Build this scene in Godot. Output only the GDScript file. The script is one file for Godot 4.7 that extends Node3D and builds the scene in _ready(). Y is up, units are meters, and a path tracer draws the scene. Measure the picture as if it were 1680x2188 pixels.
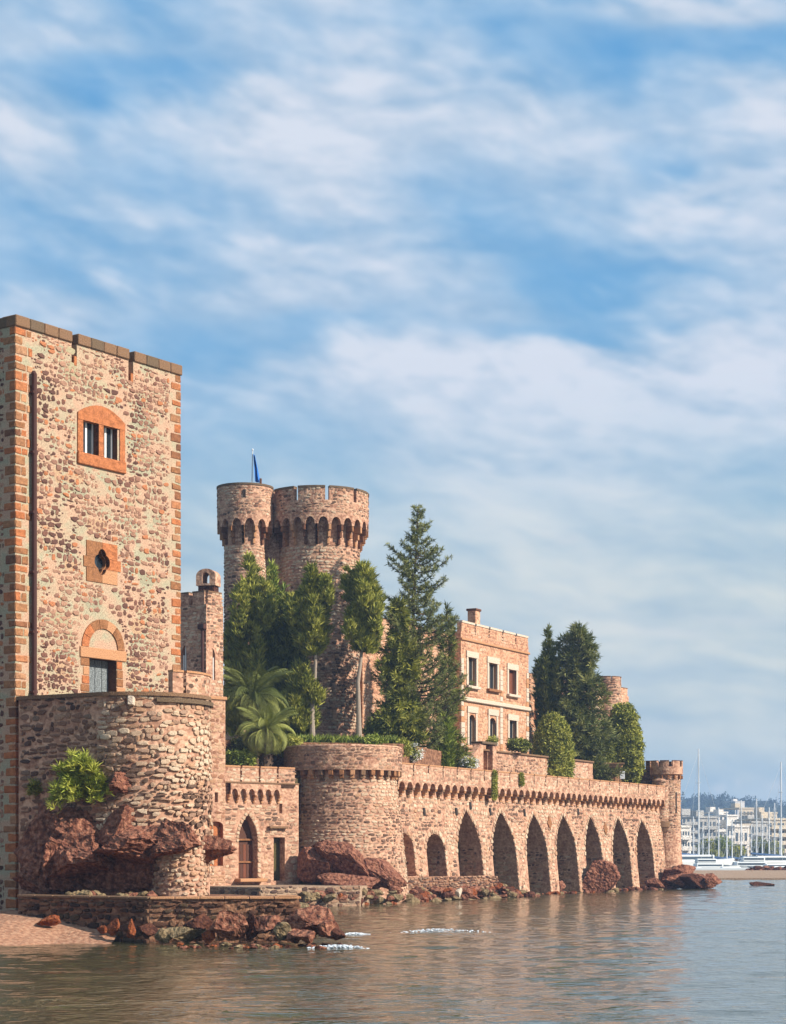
extends Node3D

# The picture was measured on a sheet of 1680 x 2188 points: focal length 4154 points, horizon at 1824, eye 3 m above the sea.
const FOCAL := 4154.0
const EYE := 3.0
const HORIZON := 1824.0
const CENTRE := 840.0

var rng := RandomNumberGenerator.new()
var lump := FastNoiseLite.new()
var patchy := FastNoiseLite.new()
var M := {}
var stones_fine := []
var stones_coarse := []
var stones_square := []
var tuft := {}
var pal := {}


# ---------------------------------------------------------------- walls as faces: u runs to the viewer's right, v is the height above the sea, d stands out
class Face:
	var o := Vector3.ZERO
	var t := Vector3.RIGHT
	var n := Vector3.BACK
	var r := 0.0
	var bat := 0.0
	var vt := 0.0

	func flat(x: float, z: float, tx: float, tz: float, batter := 0.0, top := 0.0) -> Face:
		o = Vector3(x, 0, -z)
		t = Vector3(tx, 0, -tz).normalized()
		n = t.cross(Vector3.UP)
		bat = batter
		vt = top
		return self

	func ring(x: float, z: float, radius: float, batter := 0.0, top := 0.0) -> Face:
		o = Vector3(x, 0, -z)
		r = radius
		bat = batter
		vt = top
		return self

	func nrm(u: float) -> Vector3:
		return n if r == 0.0 else Vector3(sin(u / r), 0, cos(u / r))

	func tan_at(u: float) -> Vector3:
		return t if r == 0.0 else Vector3(cos(u / r), 0, -sin(u / r))

	func at(u: float, v: float, d := 0.0) -> Vector3:
		var out := d + bat * (vt - v)
		if r == 0.0:
			return o + t * u + Vector3.UP * v + n * out
		return o + nrm(u) * (r + out) + Vector3.UP * v

	func frame(u: float) -> Basis:
		var tt := tan_at(u)
		var up := (Vector3.UP - nrm(u) * bat).normalized()
		return Basis(tt, up, tt.cross(up))

	func u_px(x: float) -> float:  # where the upright plane through this face meets that column of the sheet
		var k := (x - 840.0) / 4154.0
		return (-k * o.z - o.x) / (t.x + k * t.z)

	func v_px(y: float, u: float) -> float:
		return 3.0 + (1824.0 - y) / 4154.0 * -(o.z + t.z * u)


# ---------------------------------------------------------------- a mesh being collected
class MB:
	var v := PackedVector3Array()
	var c := PackedColorArray()

	func tri(a: Vector3, b: Vector3, d: Vector3) -> void:
		v.push_back(a)
		v.push_back(b)
		v.push_back(d)

	func quad(a: Vector3, b: Vector3, d: Vector3, e: Vector3) -> void:
		tri(a, b, d)
		tri(a, d, e)

	func poly(pts: Array, inside: Vector3) -> void:  # a convex face that looks away from a point
		var mid := Vector3.ZERO
		for p in pts:
			mid += p
		mid /= pts.size()
		var turn: Vector3 = (pts[1] - pts[0]).cross(pts[2] - pts[0])
		if turn.dot(mid - inside) > 0.0:
			pts = pts.duplicate()
			pts.reverse()
		for i in range(1, pts.size() - 1):
			tri(pts[0], pts[i], pts[i + 1])

	func add(x: Transform3D, soup: PackedVector3Array, col: Color) -> void:
		v.append_array(x * soup)
		var k := PackedColorArray()
		k.resize(soup.size())
		k.fill(col)
		c.append_array(k)

	func mesh(m: Material) -> ArrayMesh:
		var a := []
		a.resize(Mesh.ARRAY_MAX)
		a[Mesh.ARRAY_VERTEX] = v
		if c.size() == v.size():
			a[Mesh.ARRAY_COLOR] = c
		var am := ArrayMesh.new()
		am.add_surface_from_arrays(Mesh.PRIMITIVE_TRIANGLES, a)
		am.surface_set_material(0, m)
		return am

	func block(x: Transform3D, h: Vector3, b := 0.02, chip := 0.0) -> void:  # a block of half size h with chamfered edges
		var mid := x.origin
		var cs := {}
		for sx in [-1, 1]:
			for sy in [-1, 1]:
				for sz in [-1, 1]:
					cs[Vector3i(sx, sy, sz)] = [
						x * Vector3(sx * h.x, sy * (h.y - b), sz * (h.z - b)),
						x * Vector3(sx * (h.x - b), sy * h.y, sz * (h.z - b)),
						x * Vector3(sx * (h.x - b), sy * (h.y - b), sz * h.z)]
		if chip > 0.0:
			for k in cs:
				for i in 3:
					var p: Vector3 = cs[k][i]
					cs[k][i] = p + Vector3(sin(p.y * 91.0 + p.x * 57.0 + i), sin(p.z * 83.0 + p.y * 61.0), sin(p.x * 77.0 + p.z * 41.0 + k.y)) * chip
		for s in [-1, 1]:
			poly([cs[Vector3i(s, -1, -1)][0], cs[Vector3i(s, 1, -1)][0], cs[Vector3i(s, 1, 1)][0], cs[Vector3i(s, -1, 1)][0]], mid)
			poly([cs[Vector3i(-1, s, -1)][1], cs[Vector3i(1, s, -1)][1], cs[Vector3i(1, s, 1)][1], cs[Vector3i(-1, s, 1)][1]], mid)
			poly([cs[Vector3i(-1, -1, s)][2], cs[Vector3i(1, -1, s)][2], cs[Vector3i(1, 1, s)][2], cs[Vector3i(-1, 1, s)][2]], mid)
			for w in [-1, 1]:
				poly([cs[Vector3i(s, w, -1)][0], cs[Vector3i(s, w, 1)][0], cs[Vector3i(s, w, 1)][1], cs[Vector3i(s, w, -1)][1]], mid)
				poly([cs[Vector3i(s, -1, w)][0], cs[Vector3i(s, 1, w)][0], cs[Vector3i(s, 1, w)][2], cs[Vector3i(s, -1, w)][2]], mid)
				poly([cs[Vector3i(-1, s, w)][1], cs[Vector3i(1, s, w)][1], cs[Vector3i(1, s, w)][2], cs[Vector3i(-1, s, w)][2]], mid)
		for k in cs:
			poly(cs[k], mid)

	func lathe(centre: Vector3, prof: Array, segs := 40, a0 := 0.0, a1 := TAU) -> void:  # rows of (radius, height), from the bottom up
		for i in prof.size() - 1:
			var p: Vector2 = prof[i]
			var q: Vector2 = prof[i + 1]
			for j in segs:
				var a := lerpf(a0, a1, float(j) / segs)
				var b := lerpf(a0, a1, float(j + 1) / segs)
				var da := Vector3(sin(a), 0, cos(a))
				var db := Vector3(sin(b), 0, cos(b))
				quad(centre + da * p.x + Vector3.UP * p.y, centre + da * q.x + Vector3.UP * q.y, centre + db * q.x + Vector3.UP * q.y, centre + db * p.x + Vector3.UP * p.y)

	func tube(pts: Array, radii: Array, sides := 8) -> void:
		var rings := []
		for i in pts.size():
			var d: Vector3 = (pts[mini(i + 1, pts.size() - 1)] - pts[maxi(i - 1, 0)]).normalized()
			var s := d.cross(Vector3(0.31, 0.2, 0.93)).normalized()
			var f := s.cross(d)
			var ring := []
			for j in sides:
				var a := TAU * j / sides
				ring.append(pts[i] + (s * cos(a) + f * sin(a)) * radii[i])
			rings.append(ring)
		for i in rings.size() - 1:
			for j in sides:
				var k := (j + 1) % sides
				quad(rings[i][j], rings[i][k], rings[i + 1][k], rings[i + 1][j])
		for j in range(1, sides - 1):
			tri(rings[-1][0], rings[-1][j], rings[-1][j + 1])

	func slab(f: Face, pts: PackedVector2Array, d0: float, d1: float) -> void:  # an outline on a face, from depth d0 to depth d1
		if Geometry2D.is_polygon_clockwise(pts):
			pts = pts.duplicate()
			pts.reverse()
		var ix := Geometry2D.triangulate_polygon(pts)
		for i in range(0, ix.size(), 3):
			var a := pts[ix[i]]
			var b := pts[ix[i + 1]]
			var e := pts[ix[i + 2]]
			if (b - a).cross(e - a) > 0.0:
				var s := b
				b = e
				e = s
			tri(f.at(a.x, a.y, d1), f.at(b.x, b.y, d1), f.at(e.x, e.y, d1))
		for i in pts.size():
			var a := pts[i]
			var b := pts[(i + 1) % pts.size()]
			quad(f.at(a.x, a.y, d0), f.at(a.x, a.y, d1), f.at(b.x, b.y, d1), f.at(b.x, b.y, d0))

	func prism(plan: PackedVector2Array, y0: float, y1: float) -> void:  # plan points are (x, distance)
		if Geometry2D.is_polygon_clockwise(plan):
			plan = plan.duplicate()
			plan.reverse()
		var ix := Geometry2D.triangulate_polygon(plan)
		for i in range(0, ix.size(), 3):
			var a := plan[ix[i]]
			var b := plan[ix[i + 1]]
			var e := plan[ix[i + 2]]
			tri(Vector3(a.x, y1, -a.y), Vector3(b.x, y1, -b.y), Vector3(e.x, y1, -e.y))
		for i in plan.size():
			var a := plan[i]
			var b := plan[(i + 1) % plan.size()]
			quad(Vector3(a.x, y0, -a.y), Vector3(a.x, y1, -a.y), Vector3(b.x, y1, -b.y), Vector3(b.x, y0, -b.y))


# ---------------------------------------------------------------- things, parts, labels
func at_px(x: float, y: float, z: float) -> Vector3:
	return Vector3((x - CENTRE) / FOCAL * z, EYE + (HORIZON - y) / FOCAL * z, -z)


func numbered(called: String) -> String:
	if not has_node(called):
		return called
	var i := 1
	while has_node("%s_%03d" % [called, i]):
		i += 1
	return "%s_%03d" % [called, i]


func tag(o: Node, label: String, category := "", group := "", kind := "") -> Node:
	if label:
		o.set_meta("label", label)
	if category:
		o.set_meta("category", category)
	if group:
		o.set_meta("group", group)
	if kind:
		o.set_meta("kind", kind)
	return o


func thing(called: String, label: String, category: String, where := Vector3.ZERO, group := "") -> Node3D:
	var o := Node3D.new()
	o.name = numbered(called)
	add_child(o)
	o.position = where
	tag(o, label, category, group)
	return o


func put(called: String, mesh: Mesh, m: Material, parent: Node = self) -> MeshInstance3D:
	var o := MeshInstance3D.new()
	o.mesh = mesh
	if m:
		o.material_override = m
	if parent == self:
		o.name = numbered(called)
		add_child(o)
	else:
		var i := 0
		var key := "count_" + called
		if parent.has_meta(key):
			i = parent.get_meta(key)
		parent.set_meta(key, i + 1)
		o.name = called if i == 0 else "%s_%03d" % [called, i]
		parent.add_child(o, true)
		o.position = -parent_origin(parent)
	return o


func parent_origin(p: Node) -> Vector3:  # parts are modelled in the world's axes; things stand unturned at their base
	var s := Vector3.ZERO
	while p != self:
		s += p.position
		p = p.get_parent()
	return s


func part(called: String, mb: MB, m: Material, parent: Node) -> MeshInstance3D:
	return put(called, mb.mesh(m), m, parent)


func struct(called: String, mb: MB, m: Material, label := "") -> MeshInstance3D:
	var o := put(called, mb.mesh(m), m)
	tag(o, label, "", "", "structure")
	return o


# ---------------------------------------------------------------- materials
func rgb(r: float, g: float, b: float) -> Color:
	return Color(r / 255.0, g / 255.0, b / 255.0)


func lin(r: float, g: float, b: float) -> Color:
	return rgb(r, g, b).srgb_to_linear()


func noise(kind: int, freq: float, octaves := 4, s := 1) -> FastNoiseLite:
	var f := FastNoiseLite.new()
	f.noise_type = kind as FastNoiseLite.NoiseType
	f.frequency = freq
	f.fractal_octaves = octaves
	f.seed = s
	return f


func noise_tex(f: FastNoiseLite, cols: Array, offs: Array, size := 512) -> NoiseTexture2D:
	var t := NoiseTexture2D.new()
	t.width = size
	t.height = size
	t.seamless = true
	t.noise = f
	var g := Gradient.new()
	g.offsets = PackedFloat32Array(offs)
	g.colors = PackedColorArray(cols)
	t.color_ramp = g
	return t


func mat(col: Color, rough := 0.9, tex: Texture2D = null, metres := 2.0, fine: Texture2D = null, fine_metres := 0.7) -> StandardMaterial3D:
	var m := StandardMaterial3D.new()
	m.albedo_color = col
	m.roughness = rough
	m.metallic_specular = 0.3
	if tex:
		m.albedo_texture = tex
		m.uv1_triplanar = true
		m.uv1_world_triplanar = true
		m.uv1_scale = Vector3.ONE / metres
	if fine:
		m.detail_enabled = true
		m.detail_albedo = fine
		m.detail_blend_mode = BaseMaterial3D.BLEND_MODE_MUL
		m.detail_uv_layer = BaseMaterial3D.DETAIL_UV_2
		m.uv2_triplanar = true
		m.uv2_world_triplanar = true
		m.uv2_scale = Vector3.ONE / fine_metres
	return m


func relief(m: StandardMaterial3D, t: Texture2D, cm: float) -> StandardMaterial3D:
	m.heightmap_enabled = true
	m.heightmap_texture = t
	m.heightmap_scale = cm
	return m


func tinted(tex: Texture2D, metres: float, rough := 0.92) -> StandardMaterial3D:
	var m := mat(Color.WHITE, rough, tex, metres)
	m.vertex_color_use_as_albedo = true
	return m


func make_materials() -> void:
	var w := Color.WHITE
	var grain := noise_tex(noise(FastNoiseLite.TYPE_SIMPLEX, 0.03, 5, 3), [Color(0.58, 0.56, 0.54), Color(0.86, 0.85, 0.84), w], [0.15, 0.5, 0.85])
	var cells := noise(FastNoiseLite.TYPE_CELLULAR, 0.045, 2, 9)
	cells.cellular_return_type = FastNoiseLite.RETURN_CELL_VALUE
	var cobble := noise_tex(cells, [Color(0.62, 0.54, 0.5), Color(0.86, 0.8, 0.76), Color(1.0, 0.97, 0.94)], [0.1, 0.5, 0.9])
	var rough := noise_tex(noise(FastNoiseLite.TYPE_SIMPLEX, 0.02, 5, 21), [Color.BLACK, w], [0.1, 0.9])
	M.grain = grain
	var worn_grain := noise_tex(noise(FastNoiseLite.TYPE_SIMPLEX, 0.012, 5, 51), [Color(0.8, 0.79, 0.78), Color(0.94, 0.93, 0.92), w], [0.2, 0.5, 0.8])
	# mortar of the square tower: peach lime with pale green-grey patches of smeared render
	var patches := noise_tex(noise(FastNoiseLite.TYPE_SIMPLEX, 0.008, 4, 5), [rgb(202, 168, 142), rgb(204, 172, 146), rgb(194, 178, 150), rgb(178, 174, 148)], [0.3, 0.47, 0.56, 0.75], 1024)
	M.mortar = relief(mat(w, 0.95, patches, 9.0, grain, 0.9), rough, 2.0)
	var worn := noise_tex(noise(FastNoiseLite.TYPE_SIMPLEX, 0.008, 5, 15), [rgb(170, 134, 114), rgb(198, 164, 142), rgb(212, 180, 156), rgb(206, 178, 154)], [0.2, 0.42, 0.6, 0.8], 1024)
	M.wall = relief(mat(w, 0.95, worn, 7.0, cobble, 2.6), rough, 3.0)
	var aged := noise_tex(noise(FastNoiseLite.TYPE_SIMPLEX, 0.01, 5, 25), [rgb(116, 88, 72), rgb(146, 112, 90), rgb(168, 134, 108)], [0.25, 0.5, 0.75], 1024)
	M.old_shaded_wall = relief(mat(w, 0.95, aged, 5.0, cobble, 2.2), rough, 4.0)  # aged masonry; its dark tone also paints shade beside the end turret
	M.stone = tinted(grain, 0.8)
	M.house = relief(mat(w, 0.95, noise_tex(noise(FastNoiseLite.TYPE_SIMPLEX, 0.01, 5, 35), [rgb(198, 156, 128), rgb(212, 172, 142), rgb(216, 182, 154)], [0.25, 0.5, 0.75], 512), 6.0, cobble, 2.4), rough, 2.0)
	var rockt := noise_tex(noise(FastNoiseLite.TYPE_SIMPLEX, 0.014, 6, 31), [rgb(86, 52, 43), rgb(128, 81, 64), rgb(158, 106, 83), rgb(184, 136, 110)], [0.2, 0.42, 0.6, 0.82], 1024)
	M.rock = relief(mat(w, 0.95, rockt, 4.0, grain, 0.9), rough, 9.0)
	M.rock_dark = relief(mat(rgb(168, 156, 150), 0.85, rockt, 2.5, grain, 0.6), rough, 6.0)
	M.rock_orange = relief(mat(rgb(205, 186, 170), 0.95, noise_tex(noise(FastNoiseLite.TYPE_SIMPLEX, 0.014, 6, 37), [rgb(120, 70, 48), rgb(186, 112, 74), rgb(206, 140, 98)], [0.2, 0.5, 0.8]), 2.0, grain, 0.5), rough, 6.0)
	M.rock_pale = relief(mat(w, 0.95, noise_tex(noise(FastNoiseLite.TYPE_SIMPLEX, 0.014, 6, 41), [rgb(110, 92, 66), rgb(150, 130, 96), rgb(176, 156, 122)], [0.2, 0.5, 0.8]), 2.0, grain, 0.5), rough, 5.0)
	M.sand = relief(mat(w, 0.95, noise_tex(noise(FastNoiseLite.TYPE_SIMPLEX, 0.02, 6, 43), [rgb(156, 114, 90), rgb(186, 140, 112), rgb(204, 164, 134)], [0.2, 0.5, 0.8]), 3.0, grain, 0.25), rough, 3.0)
	M.paving = relief(mat(w, 0.95, noise_tex(noise(FastNoiseLite.TYPE_SIMPLEX, 0.02, 5, 45), [rgb(150, 122, 98), rgb(186, 158, 132), rgb(200, 178, 154)], [0.2, 0.5, 0.8]), 3.0, grain, 0.4), rough, 2.0)
	M.soil = mat(rgb(92, 84, 52), 1.0, grain, 1.5)
	M.orange = relief(mat(rgb(206, 132, 86), 0.94, worn_grain, 1.6, grain, 0.8), rough, 0.6)
	M.tan = relief(mat(rgb(172, 122, 84), 0.94, worn_grain, 1.6, grain, 0.8), rough, 0.6)
	M.brown = relief(mat(rgb(128, 88, 66), 0.94, worn_grain, 1.6, grain, 0.8), rough, 0.6)
	M.peach = relief(mat(rgb(202, 152, 112), 0.92, grain, 0.7), rough, 0.6)
	M.quoins = []
	for q in [[206, 132, 86], [196, 124, 80], [204, 142, 100], [172, 122, 84], [180, 132, 96], [160, 110, 78], [198, 152, 116], [140, 98, 74], [188, 138, 98], [202, 134, 90]]:
		M.quoins.append(relief(mat(rgb(q[0], q[1], q[2]), 0.94, worn_grain, 1.6, grain, 0.8), rough, 0.6))
	M.coping = relief(mat(rgb(142, 112, 86), 0.95, grain, 0.8), rough, 1.2)
	M.coping_grey = relief(mat(rgb(118, 100, 80), 0.95, grain, 0.8), rough, 1.2)
	M.white_stone = relief(mat(rgb(222, 206, 186), 0.9, grain, 1.2), rough, 0.5)
	M.pipe = mat(rgb(70, 44, 38), 0.6)
	M.white_paint = mat(rgb(220, 220, 216), 0.5)
	M.blue_door = relief(mat(rgb(132, 140, 142), 0.8, noise_tex(noise(FastNoiseLite.TYPE_SIMPLEX, 0.02, 5, 47), [rgb(150, 150, 148), w], [0.3, 0.7]), 0.8), rough, 0.3)
	M.wood = relief(mat(rgb(100, 68, 54), 0.85, grain, 0.5), rough, 0.4)
	M.wood_red = mat(rgb(128, 78, 56), 0.8, grain, 0.5)
	M.iron = mat(rgb(46, 40, 36), 0.7)
	var glass := StandardMaterial3D.new()
	glass.albedo_color = rgb(34, 42, 48)
	glass.roughness = 0.06
	glass.metallic_specular = 0.7
	M.glass = glass
	M.bark = relief(mat(rgb(112, 92, 76), 0.95, grain, 0.5), rough, 2.0)
	M.bark_pale = relief(mat(rgb(176, 162, 146), 0.9, grain, 0.5), rough, 1.0)
	var leaf := StandardMaterial3D.new()
	leaf.vertex_color_use_as_albedo = true
	leaf.roughness = 0.65
	leaf.metallic_specular = 0.3
	leaf.backlight_enabled = true
	leaf.backlight = Color(0.5, 0.55, 0.22)
	M.leaf = leaf
	M.flag = mat(rgb(52, 108, 178), 0.8)
	M.metal = mat(rgb(200, 204, 206), 0.4)
	M.hull = mat(rgb(206, 210, 210), 0.4)
	M.hull_blue = mat(rgb(48, 66, 96), 0.4)
	M.render_white = mat(rgb(238, 234, 226), 0.9, grain, 6.0)
	M.render_cream = mat(rgb(216, 204, 182), 0.9, grain, 6.0)
	M.render_grey = mat(rgb(190, 190, 186), 0.9, grain, 6.0)
	M.pane_far = mat(rgb(70, 82, 92), 0.25)
	M.hill = mat(rgb(50, 64, 50), 1.0, grain, 30.0)
	M.canvas = mat(rgb(60, 84, 116), 0.9)
	pal.tower = [lin(182, 142, 118), lin(166, 128, 106), lin(172, 134, 112), lin(150, 112, 94), lin(158, 120, 102), lin(190, 126, 88), lin(140, 104, 88), lin(130, 92, 78), lin(116, 84, 72), lin(106, 76, 66)]
	pal.render = [lin(182, 172, 140), lin(170, 166, 140), lin(192, 178, 148), lin(198, 166, 134)]
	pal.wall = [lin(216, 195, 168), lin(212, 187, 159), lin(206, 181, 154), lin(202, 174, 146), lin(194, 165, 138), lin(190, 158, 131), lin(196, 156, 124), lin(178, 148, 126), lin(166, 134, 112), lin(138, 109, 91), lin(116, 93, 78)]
	pal.old_shaded = [lin(148, 114, 94), lin(128, 96, 78), lin(164, 130, 106), lin(108, 82, 70), lin(180, 146, 120), lin(94, 74, 66), lin(140, 116, 98)]  # dark tones for aged stone, also used where shade is coloured in
	pal.house = [lin(218, 186, 158), lin(210, 172, 142), lin(204, 162, 132), lin(196, 150, 120), lin(178, 132, 106)]


# ---------------------------------------------------------------- stones
func make_stone(s: int, sides: int, fine: bool, square := 0.55) -> PackedVector3Array:
	var g := RandomNumberGenerator.new()
	g.seed = s
	var mb := MB.new()
	var back := []
	var rim := []
	var top := []
	var turn := g.randf() * TAU
	for i in sides:
		var a := turn + TAU * (i + g.randf_range(-0.25, 0.25)) / sides
		var k := 1.0 / maxf(absf(cos(a)), absf(sin(a)))
		var p := Vector2(cos(a), sin(a)) * lerpf(1.0, k, square) * g.randf_range(0.42, 0.52)
		back.append(Vector3(p.x, p.y, -0.8))
		rim.append(Vector3(p.x, p.y, g.randf_range(0.35, 0.7)))
		var q := p * g.randf_range(0.66, 0.84)
		top.append(Vector3(q.x, q.y, g.randf_range(0.8, 1.1)))
	var mid := Vector3(g.randf_range(-0.1, 0.1), g.randf_range(-0.1, 0.1), g.randf_range(0.95, 1.2))
	var c := Vector3(0, 0, -0.3)
	for i in sides:
		var j := (i + 1) % sides
		mb.poly([back[i], back[j], rim[j]], c)
		mb.poly([back[i], rim[j], rim[i]], c)
		if fine:
			mb.poly([rim[i], rim[j], top[j]], c)
			mb.poly([rim[i], top[j], top[i]], c)
			mb.poly([top[i], top[j], mid], c)
		else:
			mb.poly([rim[i], rim[j], mid], c)
	return mb.v


# Stones of a wall in uneven courses. o: size range w and h, cover 0..1, deep (how far they stand out), tones, skip (a test of u and v), single (how many are parts of their own), patch (how clumped), called
func rubble(parent: Node, f: Face, u0: float, u1: float, v0: float, v1: float, o: Dictionary) -> void:
	var tones: Array = o.tones
	var cover: float = o.get("cover", 0.8)
	var deep: float = o.get("deep", 0.03)
	var gap: float = o.get("gap", 0.03)
	var clump: float = o.get("patch", 0.3)
	var jit: float = o.get("jitter", 0.05)
	var skip = o.get("skip")
	var list: Array = o.get("into", [])
	var v := v0
	while v < v1:
		var h := rng.randf_range(o.h[0], o.h[1])
		if v + h > v1 + 0.08:
			h = v1 - v
			if h < 0.06:
				break
		var u := u0 + rng.randf() * 0.1
		while u < u1:
			var w := rng.randf_range(o.w[0], o.w[1])
			if u + w > u1:
				w = u1 - u
				if w < 0.08:
					break
			var uc := u + w * 0.5
			var vc := v + h * 0.5 + rng.randf_range(-jit, jit)
			var hh := h * rng.randf_range(0.72, 1.0)
			var ok := rng.randf() < cover + clump * patchy.get_noise_2d(uc * 9.0 + v0 * 31.0, vc * 9.0)
			if ok and skip != null:
				var e := gap
				ok = not (skip.call(u - e, v - e) or skip.call(u + w + e, v - e) or skip.call(u - e, v + h + e) or skip.call(u + w + e, v + h + e) or skip.call(uc, vc))
			if ok:
				var d := deep * rng.randf_range(0.5, 1.3)
				var b := f.frame(uc).rotated(f.nrm(uc), rng.randf_range(-0.12, 0.12))
				b = Basis(b.x * maxf(w - gap, 0.05), b.y * maxf(hh - gap, 0.05), b.z * d)
				var ti := clampi(int((0.5 - 0.75 * patchy.get_noise_2d(uc * 4.0 + 70.0 + v0, vc * 4.0) + rng.randfn() * 0.27) * tones.size()), 0, tones.size() - 1)
				list.append([w * hh, Transform3D(b, f.at(uc, vc, 0.0)), ti])
			u += w
		v += h
	if o.has("into"):
		return
	lay(parent, list, tones, o.get("single", 300), o.get("called", "stone"), o.get("round", false))


func tone_mats(tones: Array) -> Array:
	var key := str(tones)
	if not M.has(key):
		var ms := []
		for t in tones:
			var m := mat((t as Color).linear_to_srgb(), 0.92, M.grain, 0.8)
			ms.append(m)
		M[key] = ms
	return M[key]


func lay(parent: Node, list: Array, tones: Array, single: int, called := "stone", round_ones := false) -> void:
	list.sort_custom(func(a, b): return a[0] > b[0])
	var ms := tone_mats(tones)
	var off := parent_origin(parent)
	var rest := MB.new()
	for i in list.size():
		var x: Transform3D = list[i][1]
		if i < single:
			var sm: Mesh = stones_fine[i % stones_fine.size()] if round_ones and i % 5 < 2 else stones_square[i % stones_square.size()]
			var p := put(called, sm, ms[list[i][2] % ms.size()], parent)
			p.transform = x.translated(-off)
		else:
			var c: Color = tones[list[i][2] % tones.size()]
			var k := rng.randf_range(0.82, 1.16)
			rest.add(x.translated(-off), stones_coarse[i % stones_coarse.size()], Color(c.r * k, c.g * k, c.b * k))
	if rest.v.size():
		var r := part("small_" + called + "_rubble", rest, M.stone, parent)
		r.position = Vector3.ZERO
		r.set_meta("kind", "stuff")


func inside(polys: Array) -> Callable:
	return func(u: float, v: float) -> bool:
		for p in polys:
			if Geometry2D.is_point_in_polygon(Vector2(u, v), p):
				return true
		return false


func grown(p: PackedVector2Array, by: float) -> PackedVector2Array:
	return Geometry2D.offset_polygon(p, by)[0]


# ---------------------------------------------------------------- walls with openings
func csg_wall(parent: Node, called: String, f: Face, outline: PackedVector2Array, thick: float, holes: Array, m: Material) -> CSGCombiner3D:
	var c := CSGCombiner3D.new()
	c.name = called
	parent.add_child(c, true)
	c.transform = Transform3D(f.frame(0.0), f.at(0, 0, 0) - parent_origin(parent))
	var body := CSGPolygon3D.new()
	body.name = "body"
	body.polygon = outline
	body.depth = thick
	body.material = m
	c.add_child(body)
	for h in holes:
		var cut := CSGPolygon3D.new()
		cut.name = "opening"
		cut.operation = CSGShape3D.OPERATION_SUBTRACTION
		cut.polygon = h[0]
		cut.depth = h[1] + 0.5
		cut.position.z = 0.5
		cut.material = h[2] if h.size() > 2 else m
		c.add_child(cut, true)
	return c


func rect(u0: float, u1: float, v0: float, v1: float) -> PackedVector2Array:
	return PackedVector2Array([Vector2(u0, v0), Vector2(u1, v0), Vector2(u1, v1), Vector2(u0, v1)])


func arch(u0: float, u1: float, v0: float, vs: float, v1: float, pointed := true, steps := 8) -> PackedVector2Array:
	var p := PackedVector2Array([Vector2(u0, v0), Vector2(u1, v0)])
	var mid := (u0 + u1) * 0.5
	var hw := (u1 - u0) * 0.5
	for i in range(0, steps + 1):
		var s := float(i) / steps
		if pointed:
			p.append(Vector2(mid + hw * (1.0 - pow(s, 2.25)), lerpf(vs, v1, s)))
		else:
			p.append(Vector2(mid + hw * cos(s * PI), vs + (v1 - vs) * sin(s * PI)))
	if pointed:
		for i in range(steps - 1, -1, -1):
			var s := float(i) / steps
			p.append(Vector2(mid - hw * (1.0 - pow(s, 2.25)), lerpf(vs, v1, s)))
	return p


# Stones that edge an opening, laid along its outline from point first on
func edging(list: Array, f: Face, p: PackedVector2Array, wide: float, step: float, deep: float, tones: int) -> void:
	for i in range(1, p.size() - 1 if p.size() > 4 else p.size()):
		var a := p[i]
		var b := p[(i + 1) % p.size()]
		var l := a.distance_to(b)
		var k := maxi(1, int(round(l / step)))
		var dir := (b - a).normalized()
		var out := Vector2(dir.y, -dir.x)
		for j in k:
			var c := a.lerp(b, (j + 0.5) / k) + out * wide * rng.randf_range(0.34, 0.46)
			var fr := f.frame(c.x)
			var ax := fr.x * out.x + fr.y * out.y
			var ay := fr.x * dir.x + fr.y * dir.y
			var z := ax.cross(ay)
			if z.dot(fr.z) < 0:
				ay = -ay
				z = -z
			list.append([l / k * wide, Transform3D(Basis(ax * wide * rng.randf_range(0.8, 1.1), ay * (l / k - 0.02) * rng.randf_range(0.85, 1.0), z * deep * rng.randf_range(0.7, 1.3)), f.at(c.x, c.y, 0.0)), rng.randi() % tones])


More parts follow.
